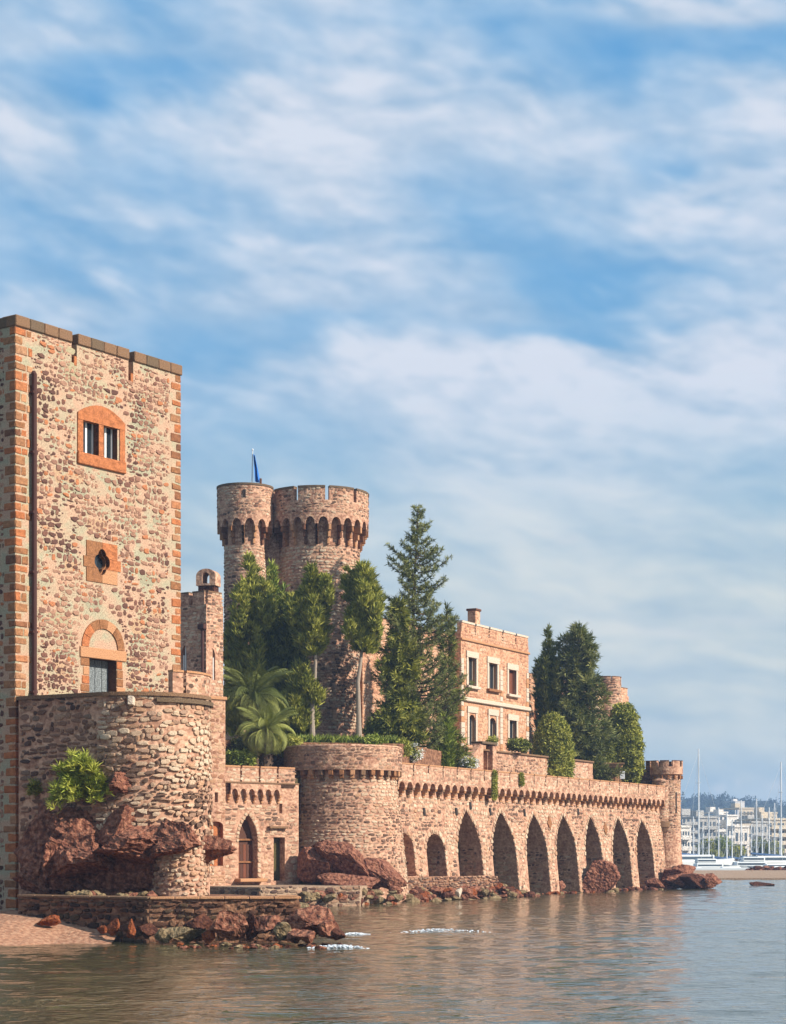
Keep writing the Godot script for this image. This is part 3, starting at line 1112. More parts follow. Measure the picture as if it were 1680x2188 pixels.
	for w in [w1, w2]:
		var gm := MB.new()
		gm.slab(f, rect(w[0].x + 0.05, w[1].x - 0.05, w[0].y + 0.05, w[2].y - 0.06), -0.33, -0.31)
		part("pane", gm, M.glass, wn)
		var fm := MB.new()
		var x0: float = w[0].x
		var x1: float = w[1].x
		var xm := lerpf(x0, x1, 0.52)
		for b in [[x0, x0 + 0.07, w[0].y, w[2].y], [xm - 0.05, xm + 0.05, w[0].y + 0.07, w[2].y - 0.08], [x1 - 0.07, x1, w[0].y, w[2].y], [x0 + 0.07, x1 - 0.07, w[0].y, w[0].y + 0.07], [x0 + 0.07, x1 - 0.07, w[2].y - 0.08, w[2].y]]:
			fm.slab(f, rect(b[0], b[1], b[2], b[3]), -0.35, -0.27)
		part("frame", fm, M.white_paint, wn)
	# quatrefoil in its panel of blocks
	var qn := MB.new()
	qn.slab(f, foil, -0.34, -0.32)
	var qw := part("quatrefoil_window", qn, M.glass, t)
	var core := [184.0, 250.0]
	var qa := f.u_px(core[0])
	var qb := f.u_px(core[1])
	var tones := [M.tan, M.orange, M.tan, M.orange, M.tan, M.peach]
	var blocks := [rect(qa, qu - 0.006, qv + 0.16, qv + 0.78), rect(qu + 0.006, qb, qv + 0.16, qv + 0.78), rect(qa - 0.16, qu - 0.006, qv - 0.28, qv + 0.148), rect(qu + 0.006, qb + 0.2, qv - 0.28, qv + 0.148), rect(qa, qu - 0.006, qv - 0.84, qv - 0.292), rect(qu + 0.006, qb, qv - 0.84, qv - 0.292)]
	for k in 6:
		for c in Geometry2D.clip_polygons(blocks[k], foil):
			var mb := MB.new()
			mb.slab(f, c, -0.3, 0.035)
			part("surround_block", mb, tones[k], qw)
	var rimm := MB.new()
	for k in 48:
		var a := foil[k]
		var b := foil[(k + 1) % 48]
		var c := Vector2(qu, qv)
		rimm.quad(f.at(a.x, a.y, -0.15), f.at(lerpf(c.x, a.x, 0.86), lerpf(c.y, a.y, 0.86), -0.15), f.at(lerpf(c.x, b.x, 0.86), lerpf(c.y, b.y, 0.86), -0.15), f.at(b.x, b.y, -0.15))
		rimm.quad(f.at(lerpf(c.x, a.x, 0.86), lerpf(c.y, a.y, 0.86), -0.15), f.at(lerpf(c.x, a.x, 0.86), lerpf(c.y, a.y, 0.86), -0.31), f.at(lerpf(c.x, b.x, 0.86), lerpf(c.y, b.y, 0.86), -0.31), f.at(lerpf(c.x, b.x, 0.86), lerpf(c.y, b.y, 0.86), -0.15))
	part("inner_moulding", rimm, M.tan, qw)
	# doorway at the foot with a blind round arch
	var dm := MB.new()
	dm.slab(f, rect(door[0].x, door[1].x, door[0].y, door[2].y), -0.55, -0.5)
	var dn := part("door", dm, M.blue_door, t)
	for k in 4:
		var xk := lerpf(door[0].x, door[1].x, (k + 0.5) / 4.0)
		var km := MB.new()
		km.block(Transform3D(f.frame(0), f.at(xk, (door[0].y + door[2].y) * 0.5, -0.47)), Vector3((door[1].x - door[0].x) / 8.0 - 0.012, (door[2].y - door[0].y) * 0.5 - 0.02, 0.03), 0.01)
		part("plank", km, M.blue_door, dn)
	var aa := f.u_px(174.0)
	var ab := f.u_px(265.0)
	var am := (aa + ab) * 0.5
	var av := f.v_px(1386.0, am)
	var ro := (ab - aa) * 0.5
	var ri := ro * 0.68
	for k in 7:
		var a := PI * k / 7.0 + 0.008
		var b := PI * (k + 1) / 7.0 - 0.008
		var p := PackedVector2Array()
		for s in 4:
			var q := lerpf(a, b, s / 3.0)
			p.append(Vector2(am + cos(q) * ro, av + sin(q) * ro * 0.95))
		for s in 4:
			var q := lerpf(b, a, s / 3.0)
			p.append(Vector2(am + cos(q) * ri, av + sin(q) * ri * 0.95))
		var mb := MB.new()
		mb.slab(f, p, -0.1, 0.05 + (k % 2) * 0.008)
		part("voussoir", mb, [M.tan, M.tan, M.peach, M.tan, M.tan, M.orange, M.orange][k], dn)
	var lm2 := MB.new()
	lm2.block(Transform3D(f.frame(0), f.at(am, av - 0.22, 0.0)), Vector3(ro + 0.1, 0.21, 0.07), 0.02)
	part("lintel", lm2, M.peach, dn)
	var jv: float = av - 0.44
	var jk := 0
	while jv > 8.0:
		var h := rng.randf_range(0.24, 0.36)
		for s in [-1, 1]:
			var jw := rng.randf_range(0.32, 0.5)
			var ju: float = door[0].x - jw * 0.5 - 0.005 if s < 0 else door[1].x + jw * 0.5 + 0.005
			var mb := MB.new()
			mb.block(Transform3D(f.frame(0), f.at(ju, jv - h * 0.5, -0.05)), Vector3(jw * 0.5, h * 0.5 - 0.012, 0.08), 0.02)
			part("jamb_block", mb, [M.tan, M.peach, M.orange, M.tan][(jk + s + 1) % 4], dn)
		jv -= h
		jk += 1
	# rubble
	var keep_off := [rect(-0.1, 0.78, 0, 24), rect(wide - 0.62, wide + 1, 0, 24), rect(pu - 0.14, pu + 0.14, 0, f.v_px(795.0, pu)), slots[0], slots[1], rect(la - 0.05, lb + 0.05, w2[0].y - 0.55, lv0 + 0.5), lintel, rect(qa - 0.02, qb + 0.02, qv - 0.86, qv + 0.8), rect(qa - 0.2, qb + 0.22, qv - 0.3, qv + 0.18), rect(door[0].x - 0.5, door[1].x + 0.5, 7.0, av), arch(aa - 0.05, ab + 0.05, av - 0.1, av, av + ro, false, 12)]
	rubble(t, f, 0.75, wide - 0.3, 8.2, top - 0.15, {"w": [0.5, 1.3], "h": [0.4, 0.8], "cover": 0.24, "patch": 0.9, "deep": 0.008, "gap": 0.05, "jitter": 0.15, "tones": pal.render, "skip": inside(keep_off), "single": 60, "called": "pale_stone"})
	rubble(t, f, 0.72, wide - 0.3, 8.2, top - 0.1, {"w": [0.18, 0.46], "h": [0.17, 0.32], "cover": 0.95, "patch": 0.8, "deep": 0.04, "gap": 0.05, "jitter": 0.07, "round": true, "tones": pal.tower, "skip": inside(keep_off), "single": 240})
	rubble(t, f, 0.72, wide - 0.3, 8.2, top - 0.1, {"w": [0.08, 0.2], "h": [0.07, 0.14], "cover": 0.4, "patch": 0.6, "deep": 0.02, "gap": 0.02, "jitter": 0.06, "tones": pal.tower, "skip": inside(keep_off), "single": 0, "called": "chip"})
	rubble(t, g, 5.5, 8.4, 0.6, top, {"w": [0.2, 0.5], "h": [0.16, 0.32], "cover": 0.7, "deep": 0.035, "gap": 0.05, "tones": pal.tower, "single": 0})


func bastion() -> void:
	var t := thing("round_bastion", "weathered rubble bastion with rounded corner below the square tower", "bastion", Vector3(-9.0, 1.0, -72))
	var a := Face.new().flat(-13.96, 72.5, 0.86, -0.5, 0.0, 8.7)
	var b := Face.new().ring(-9.48, 72.9, 2.6, 0.02, 8.7)
	var plan := PackedVector2Array([Vector2(-14.26, 74.4), Vector2(-13.96, 72.5)])
	for i in 20:
		var q := deg_to_rad(lerpf(-30.0, 100.0, i / 19.0))
		plan.append(Vector2(-9.48 + sin(q) * 2.6, 72.9 - cos(q) * 2.6))
	plan.append(Vector2(-8.7, 80.5))
	plan.append(Vector2(-10.5, 80.5))
	var body := MB.new()
	body.prism(plan, 0.8, 8.72)
	part("wall", body, M.wall, t)
	var lip := MB.new()
	var lp := PackedVector2Array()
	for p in plan:
		lp.append(Vector2(-10.0, 75.0) + (p - Vector2(-10.0, 75.0)) * 1.022)
	lip.prism(lp, 8.722, 8.86)
	part("coping", lip, M.coping, t)
	var r0 := deg_to_rad(-30.0) * 2.6
	var list := []
	rubble(t, a, 0.05, 3.7, 2.2, 8.7, {"w": [0.12, 0.56], "h": [0.11, 0.3], "cover": 0.88, "patch": 0.4, "deep": 0.05, "gap": 0.018, "jitter": 0.09, "tones": pal.old_shaded, "single": 90})  # flat left face darker: part real grime, part shade put into the colour
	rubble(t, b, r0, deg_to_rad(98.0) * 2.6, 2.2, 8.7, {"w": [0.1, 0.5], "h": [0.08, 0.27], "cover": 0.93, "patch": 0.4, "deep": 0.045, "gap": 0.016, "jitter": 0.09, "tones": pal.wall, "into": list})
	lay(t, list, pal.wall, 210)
	var hv := Face.new().ring(-9.48, 72.9, 2.6)
	for s in [[34.0, 44.0], [47.0, 104.0]]:
		var mb := MB.new()
		var n := 6
		for k in n:
			var u0 := deg_to_rad(lerpf(s[0], s[1], float(k) / n)) * 2.6
			var u1 := deg_to_rad(lerpf(s[0], s[1], float(k + 1) / n)) * 2.6
			mb.slab(hv, rect(u0, u1, 8.862, 9.62), -0.32, 0.02)
		var m := part("parapet", mb, M.wall, t)
		var cb := MB.new()
		for k in n:
			var u0 := deg_to_rad(lerpf(s[0], s[1], float(k) / n)) * 2.6
			var u1 := deg_to_rad(lerpf(s[0], s[1], float(k + 1) / n)) * 2.6
			cb.slab(hv, rect(u0, u1, 9.622, 9.7), -0.36, 0.06)
		part("coping", cb, M.peach, m)
	rubble(t, hv, deg_to_rad(35.0) * 2.6, deg_to_rad(104.0) * 2.6, 8.9, 9.6, {"w": [0.2, 0.4], "h": [0.16, 0.24], "cover": 0.8, "deep": 0.03, "tones": pal.wall, "single": 0})
	var mould := MB.new()
	for k in 16:
		var u0 := deg_to_rad(lerpf(20.0, 104.0, k / 16.0)) * 2.6
		var u1 := deg_to_rad(lerpf(20.0, 104.0, (k + 1) / 16.0)) * 2.6
		mould.slab(hv, rect(u0, u1, 8.5, 8.66), -0.1, 0.14)
	part("string_course", mould, M.coping_grey, t)
	var spout := MB.new()
	var sp := at_px(283.0, 1493.0, 70.3)
	spout.block(Transform3D(b.frame(0), sp + Vector3(0, -0.1, 0.25)), Vector3(0.1, 0.16, 0.3), 0.02)
	part("spout", spout, M.white_stone, t)
	# masonry pier that props the corner
	var bt := thing("rubble_buttress", "pale squat rubble buttress under the overhanging red rock", "buttress", at_px(383, 1913, 69.4))
	var bf := Face.new().ring(bt.position.x, 69.6, 0.78, 0.08, 3.7)
	var bm := MB.new()
	bm.lathe(Vector3(bt.position.x, 0, -69.6), [Vector2(0.98, 1.2), Vector2(0.78, 3.7), Vector2(0.01, 3.8)], 20)
	part("core", bm, M.wall, bt)
	rubble(bt, bf, -1.7, 1.7, 1.4, 3.7, {"w": [0.16, 0.36], "h": [0.1, 0.2], "cover": 0.95, "deep": 0.07, "gap": 0.02, "tones": pal.wall, "single": 120})


func gate_range() -> void:
	# flank block
	var f := Face.new().flat(-9.84 - 5 * 0.76, 114.1 - 5 * 0.65, 0.76, 0.65, 0.0, 12.0)
	var n := Vector2(0.65, -0.76)
	var t := thing("gate_tower", "plain bright stone block between the bastion and the pointed gate", "tower", Vector3(-11.5, 1.0, -112.5))
	var niche := hole(f, t, 449.0, 477.0, 1755.0, 1850.0, 1764.0, false)
	var slit := px_rect(f, 459.0, 466.0, 1693.0, 1714.0)
	csg_wall(t, "front_wall", f, rect(0, 5, 0.8, 12.0), 0.9, [[niche, 0.4, M.orange], [slit, 0.6, M.wall]], M.wall)
	var o := Vector2(-9.84 - 5 * 0.76, 114.1 - 5 * 0.65)
	var tv := Vector2(0.76, 0.65)
	var body := MB.new()
	body.prism(PackedVector2Array([o - n * 0.899, o - n * 0.899 + tv * 5, o - n * 4.0 + tv * 5, o - n * 4.0]), 0.8, 11.9)
	part("body", body, M.wall, t)
	var cap := MB.new()
	cap.block(Transform3D(f.frame(0), f.at(2.5, 12.1, -2.0)), Vector3(2.58, 0.1, 2.1), 0.03)
	part("coping", cap, M.peach, t)
	var nd := MB.new()
	nd.slab(f, niche, -0.38, -0.33)
	part("door", nd, M.orange, t)
	rubble(t, f, 1.6, 5.0, 1.2, 12.0, {"w": [0.24, 0.62], "h": [0.18, 0.32], "cover": 0.85, "deep": 0.025, "gap": 0.03, "tones": [lin(196, 158, 126), lin(186, 144, 112), lin(172, 126, 98), lin(204, 168, 136), lin(150, 108, 84)], "skip": inside([grown(niche, 0.1), grown(slit, 0.06)]), "single": 200})
	# gate wall
	var w := Face.new().flat(-9.85, 114.9, 0.76, 0.65, 0.0, 8.2)
	var gw := thing("gate_wall", "crenellated wall with five small arches over a pointed wooden gate", "wall", Vector3(-8.0, 1.1, -116.5))
	var door := hole(w, gw, 510.0, 551.0, 1739.0, 1877.0, 1800.0)
	var side := px_rect(w, 585.0, 609.0, 1789.0, 1882.0)
	var eye := px_rect(w, 597.0, 603.5, 1717.0, 1738.0)
	csg_wall(gw, "wall", w, rect(-0.6, 5.4, 0.6, 7.2), 1.2, [[door, 0.7, M.wall], [side, 1.0, M.wall], [eye, 0.7, M.wall]], M.wall)
	machicolation(gw, w, w.u_px(487.0), 6, (w.u_px(594.0) - w.u_px(487.0)) / 6.0, 6.0, 6.5, 6.86, 7.2, 0.3, 0.16, M.wall, [M.peach, M.tan])
	merlons(gw, w, -0.5, 4, 1.36, 0.14, 7.2, 8.12, 0.3, 0.5, M.wall, M.peach, 0.1)
	var band := MB.new()
	band.block(Transform3D(w.frame(0), w.at(2.3, 7.22, 0.1)), Vector3(2.9, 0.05, 0.25), 0.02)
	part("string_course", band, M.coping, gw)
	var pn := part("gate", _slab(w, door, -0.66, -0.58), M.wood, gw)
	for k in 6:
		var u0 := lerpf(door[0].x, door[1].x, k / 6.0) + 0.012
		var u1 := lerpf(door[0].x, door[1].x, (k + 1) / 6.0) - 0.012
		var pl := MB.new()
		var y1 := 3.55
		pl.slab(w, rect(u0, u1, door[0].y + 0.03, y1), -0.58, -0.52)
		part("plank", pl, M.wood if k % 2 == 0 else M.wood_red, pn)
	for yy in [1794.0, 1842.0]:
		var rl := MB.new()
		var vv := w.v_px(yy, 1.6)
		rl.block(Transform3D(w.frame(0), w.at((door[0].x + door[1].x) * 0.5, vv, -0.48)), Vector3((door[1].x - door[0].x) * 0.5 + 0.02, 0.055, 0.06), 0.01)
		part("rail", rl, M.tan, pn)
	var step := MB.new()
	step.block(Transform3D(w.frame(0), w.at(1.6, 1.42, 0.1)), Vector3(1.0, 0.1, 0.5), 0.03)
	part("step", step, M.peach, gw)
	var led := MB.new()
	led.block(Transform3D(w.frame(0), w.at(w.u_px(592.0), w.v_px(1768.0, 3.9), 0.1)), Vector3(0.7, 0.07, 0.14), 0.02)
	part("ledge", led, M.coping, gw)
	var list := []
	edging(list, w, door, 0.26, 0.3, 0.05, 5)
	rubble(gw, w, -0.2, 5.3, 1.2, 5.98, {"w": [0.24, 0.6], "h": [0.16, 0.3], "cover": 0.9, "deep": 0.03, "gap": 0.03, "tones": pal.wall, "skip": inside([grown(door, 0.2), grown(side, 0.06), grown(eye, 0.05)]), "into": list})
	lay(gw, list, pal.wall, 200)
	var up := Face.new().flat(-9.85 + n.x * 0.3, 114.9 + n.y * 0.3, 0.76, 0.65)
	rubble(gw, up, -0.3, 5.0, 7.3, 8.05, {"w": [0.24, 0.5], "h": [0.16, 0.24], "cover": 0.75, "deep": 0.02, "tones": pal.wall, "single": 0})


func _slab(f: Face, p: PackedVector2Array, d0: float, d1: float) -> MB:
	var mb := MB.new()
	mb.slab(f, p, d0, d1)
	return mb


func corner_bastion() -> void:
	var c := Vector3(-3.15, 0, -122.5)
	var t := thing("corner_tower", "squat round corner tower with corbelled parapet and grass on top", "tower", Vector3(-3.15, 0.5, -122.5))
	var f := Face.new().ring(c.x, 122.5, 3.3, 0.11, 8.2)
	var mb := MB.new()
	mb.lathe(c, [Vector2(4.2, 0.0), Vector2(3.3, 8.2), Vector2(3.3, 9.3), Vector2(0.01, 9.3)], 64)
	part("wall", mb, M.wall, t)
	var ring := Face.new().ring(c.x, 122.5, 3.3)
	var n := 34
	for i in n:
		var cb := MB.new()
		var u := TAU * 3.3 * i / n
		cb.block(Transform3D(ring.frame(u), ring.at(u, 7.98, 0.1)), Vector3(0.15, 0.17, 0.3), 0.03)
		cb.block(Transform3D(ring.frame(u), ring.at(u, 7.72, 0.0)), Vector3(0.14, 0.1, 0.24), 0.03)
		part("corbel", cb, [M.tan, M.peach, M.coping][i % 3], t)
	var par := MB.new()
	par.lathe(c, [Vector2(3.3, 8.15), Vector2(3.72, 8.15), Vector2(3.72, 9.62), Vector2(3.66, 9.7), Vector2(3.3, 9.7), Vector2(3.3, 9.2)], 64)
	part("parapet", par, M.wall, t)
	var list := []
	rubble(t, f, -3.3 * 1.7, 3.3 * 1.8, 0.4, 7.75, {"w": [0.2, 0.52], "h": [0.14, 0.27], "cover": 0.93, "patch": 0.2, "deep": 0.05, "gap": 0.03, "tones": pal.wall, "into": list})
	lay(t, list, pal.wall, 300)
	var pf := Face.new().ring(c.x, 122.5, 3.72)
	rubble(t, pf, -3.72 * 1.7, 3.72 * 1.8, 8.2, 9.6, {"w": [0.2, 0.5], "h": [0.14, 0.27], "cover": 0.9, "deep": 0.03, "gap": 0.03, "tones": [pal.wall[4], pal.wall[6], pal.wall[7], pal.wall[8], pal.wall[9]], "single": 0})


var ARC := [[-1.1, 1.5, 1.55, 3.4, 4.35, 0], [3.3, 6.0, 1.5, 3.2, 4.35, 0], [7.94, 11.66, 1.48, 3.0, 6.0, 1], [13.44, 17.44, -0.4, 2.8, 6.0, 1], [19.27, 23.1, -0.4, 2.8, 5.95, 1], [24.78, 28.7, -0.4, 2.8, 5.95, 1], [30.5, 33.9, -0.4, 2.8, 5.95, 1], [36.2, 40.0, -0.4, 2.8, 5.95, 1], [41.6, 45.4, 0.2, 2.8, 5.85, 1]]


func arcade() -> void:
	var f := Face.new().flat(0.15, 124.8, 0.47, 0.883, 0.1, 8.8)
	var t := thing("arcade_wall", "long sea wall of tall pointed arches under a corbelled parapet", "wall", Vector3(11.5, 0, -146))
	var holes := []
	var polys := []
	for a in ARC:
		var p := arch(a[0], a[1], a[2], a[3], a[4], a[5] == 1, 8)
		polys.append(p)
		holes.append([p, 3.2 if a[5] == 1 else 1.8, M.wall])
	csg_wall(t, "wall", f, rect(-3.0, 48.3, -0.6, 7.6), 4.2, holes, M.wall)
	var g := Face.new().flat(0.15, 124.8, 0.47, 0.883)
	g.o += g.n * 0.16
	machicolation(t, g, -0.9, 45, 1.09, 6.65, 7.25, 7.62, 8.02, 0.52, 0.3, M.wall, [M.peach, M.tan, M.coping, M.peach])
	merlons(t, g, -0.9, 23, 2.132, 0.15, 8.02, 8.74, 0.52, 0.5, M.wall, M.peach, 0.08)
	var list := []
	for i in polys.size():
		edging(list, f, polys[i], 0.34, 0.34, 0.07, 9)
	rubble(t, f, 0.0, 48.2, -0.2, 6.75, {"w": [0.22, 0.62], "h": [0.16, 0.32], "cover": 0.9, "patch": 0.2, "deep": 0.055, "gap": 0.035, "tones": pal.wall, "skip": inside(polys.map(func(p): return grown(p, 0.22))), "into": list})
	lay(t, list, pal.wall, 300)
	var h := Face.new().flat(0, 0, 0.47, 0.883)
	h.o = g.o + g.n * 0.52
	rubble(t, h, -0.9, 48.0, 7.62, 8.66, {"w": [0.26, 0.66], "h": [0.18, 0.3], "cover": 0.72, "deep": 0.02, "gap": 0.04, "tones": [pal.wall[0], pal.wall[2], pal.wall[5], pal.wall[1], pal.wall[8]], "single": 0})
	# the right reveal of each arch shows its own stones
	for a in ARC:
		var j := Face.new()
		j.t = f.n
		j.n = -f.t
		j.o = f.at(a[1], 0, 0) - f.n * (f.bat * f.vt) - f.n * (3.1 if a[5] == 1 else 1.7)
		var deep := 3.1 if a[5] == 1 else 1.7
		rubble(t, j, 0.1, deep + 0.2, a[2], a[3] + (a[4] - a[3]) * 0.35, {"w": [0.24, 0.6], "h": [0.16, 0.3], "cover": 0.9, "deep": 0.03, "gap": 0.03, "tones": pal.wall, "single": 0, "called": "reveal_stone"})
	var diamond := MB.new()
	for s in [[23.9, 5.3], [35.05, 5.0]]:
		diamond.slab(f, PackedVector2Array([Vector2(s[0] - 0.4, s[1]), Vector2(s[0], s[1] - 0.55), Vector2(s[0] + 0.4, s[1]), Vector2(s[0], s[1] + 0.55)]), -0.1, 0.09)
	part("rusty_panel", diamond, M.tan, t)
	for s in [[3.4, 5.75], [8.2, 5.85], [13.6, 5.95], [19.5, 6.0], [29.7, 6.25], [10.5, 6.3]]:
		var m := MB.new()
		m.block(Transform3D(f.frame(0), f.at(s[0], s[1], 0.03)), Vector3(0.13, 0.26, 0.06), 0.02)
		part("drain_hole", m, M.iron, t)
	var pf := Face.new().flat(0.15, 124.8, 0.47, 0.883, 0.2, 1.55)
	pf.o += pf.n * 1.0
	var pl := thing("rubble_plinth", "low rubble footing under the first three arches of the sea wall", "footing", pf.at(6.5, 0, 0))
	var pm := MB.new()
	pm.slab(pf, PackedVector2Array([Vector2(-2.5, -0.5), Vector2(13.4, -0.5), Vector2(13.4, 1.3), Vector2(8.4, 1.46), Vector2(-2.5, 1.5)]), -2.0, 0.0)
	part("core", pm, M.old_shaded_wall, pl)
	rubble(pl, pf, -2.4, 13.3, -0.2, 1.45, {"w": [0.2, 0.6], "h": [0.14, 0.3], "cover": 0.95, "deep": 0.1, "gap": 0.02, "tones": pal.old_shaded, "single": 200})


func end_turret() -> void:
	var z := 168.5
	var x := (1424.0 - CENTRE) / FOCAL * z
	var c := Vector3(x, 0, -z)
	var t := thing("end_turret", "slim round turret closing the far end of the sea wall", "turret", Vector3(x, 0.6, -z))
	var f := Face.new().ring(x, z, 1.22)
	var mb := MB.new()
	mb.lathe(c, [Vector2(1.55, 0.3), Vector2(1.3, 3.2), Vector2(1.22, 5.4), Vector2(1.22, 10.2), Vector2(0.01, 10.2)], 40)
	part("shaft", mb, M.wall, t)
	var ring := MB.new()
	ring.lathe(c, [Vector2(1.22, 9.75), Vector2(1.42, 9.85), Vector2(1.42, 10.5), Vector2(1.22, 10.5), Vector2(1.22, 10.1)], 40)
	part("parapet", ring, M.wall, t)
	for i in 14:
		var cb := MB.new()
		var u := TAU * 1.22 * i / 14
		cb.block(Transform3D(f.frame(u), f.at(u, 9.6, 0.08)), Vector3(0.1, 0.16, 0.12), 0.02)
		part("corbel", cb, M.tan, t)
	var mf := Face.new().ring(x, z, 1.42)
	merlons(t, mf, 0.2, 8, TAU * 1.42 / 8.0, 0.34, 10.5, 10.98, 0.0, 0.25, M.wall, M.brown, 0.06, 0.02)
	var cone := MB.new()
	var cc := c + Vector3(-0.55, 0, 0.75)
	cone.lathe(cc, [Vector2(0.05, 4.3), Vector2(0.3, 4.5), Vector2(0.75, 5.2), Vector2(0.85, 5.3), Vector2(0.85, 5.75), Vector2(0.7, 5.8)], 28)
	part("corbel_cone", cone, M.coping, t)
	var tt := MB.new()
	tt.lathe(cc, [Vector2(0.74, 5.75), Vector2(0.74, 9.3), Vector2(0.02, 9.9)], 28)
	part("stair_shaft", tt, M.wall, t)
	var tf := Face.new().ring(cc.x, -cc.z, 0.74)
	rubble(t, tf, -1.2, 1.3, 5.8, 9.3, {"w": [0.2, 0.42], "h": [0.14, 0.24], "cover": 0.85, "deep": 0.03, "tones": pal.wall, "single": 0})
	for s in [[0.75, 7.4, 0.9], [-0.4, 3.0, 0.3]]:
		var sm := MB.new()
		sm.block(Transform3D(f.frame(s[0]), f.at(s[0], s[1], 0.0)), Vector3(0.06, s[2], 0.05), 0.01)
		part("slit", sm, M.iron, t)
	var lo := MB.new()
	lo.slab(Face.new().ring(x, z, 1.5), arch(0.15, 0.95, 1.3, 1.5, 1.95, false), -0.4, 0.02)
	part("low_opening", lo, M.iron, t)
	rubble(t, f, -1.5, 2.1, 0.6, 9.5, {"w": [0.2, 0.46], "h": [0.14, 0.26], "cover": 0.88, "deep": 0.035, "tones": pal.wall, "single": 150})
	var w := thing("shaded_wall", "shaded crenellated wall running back beside the end turret", "wall", Vector3(22.0, 7.6, -172))
	var wf := Face.new().flat(21.3, 169.6, 0.9, -0.3)
	w.position = wf.at(0.9, 7.6, 0)
	var wm := MB.new()
	wm.slab(wf, rect(-0.6, 1.9, 7.6, 10.3), -0.6, 0.0)
	part("wall", wm, M.old_shaded_wall, w)  # shade of this wall is put into its darker masonry and stones
	merlons(w, wf, -0.6, 2, 1.25, 0.2, 10.3, 11.0, 0.0, 0.5, M.old_shaded_wall, M.brown)
	rubble(w, wf, -0.6, 1.9, 7.7, 10.9, {"w": [0.2, 0.46], "h": [0.14, 0.26], "cover": 0.8, "deep": 0.03, "tones": pal.old_shaded, "single": 0})


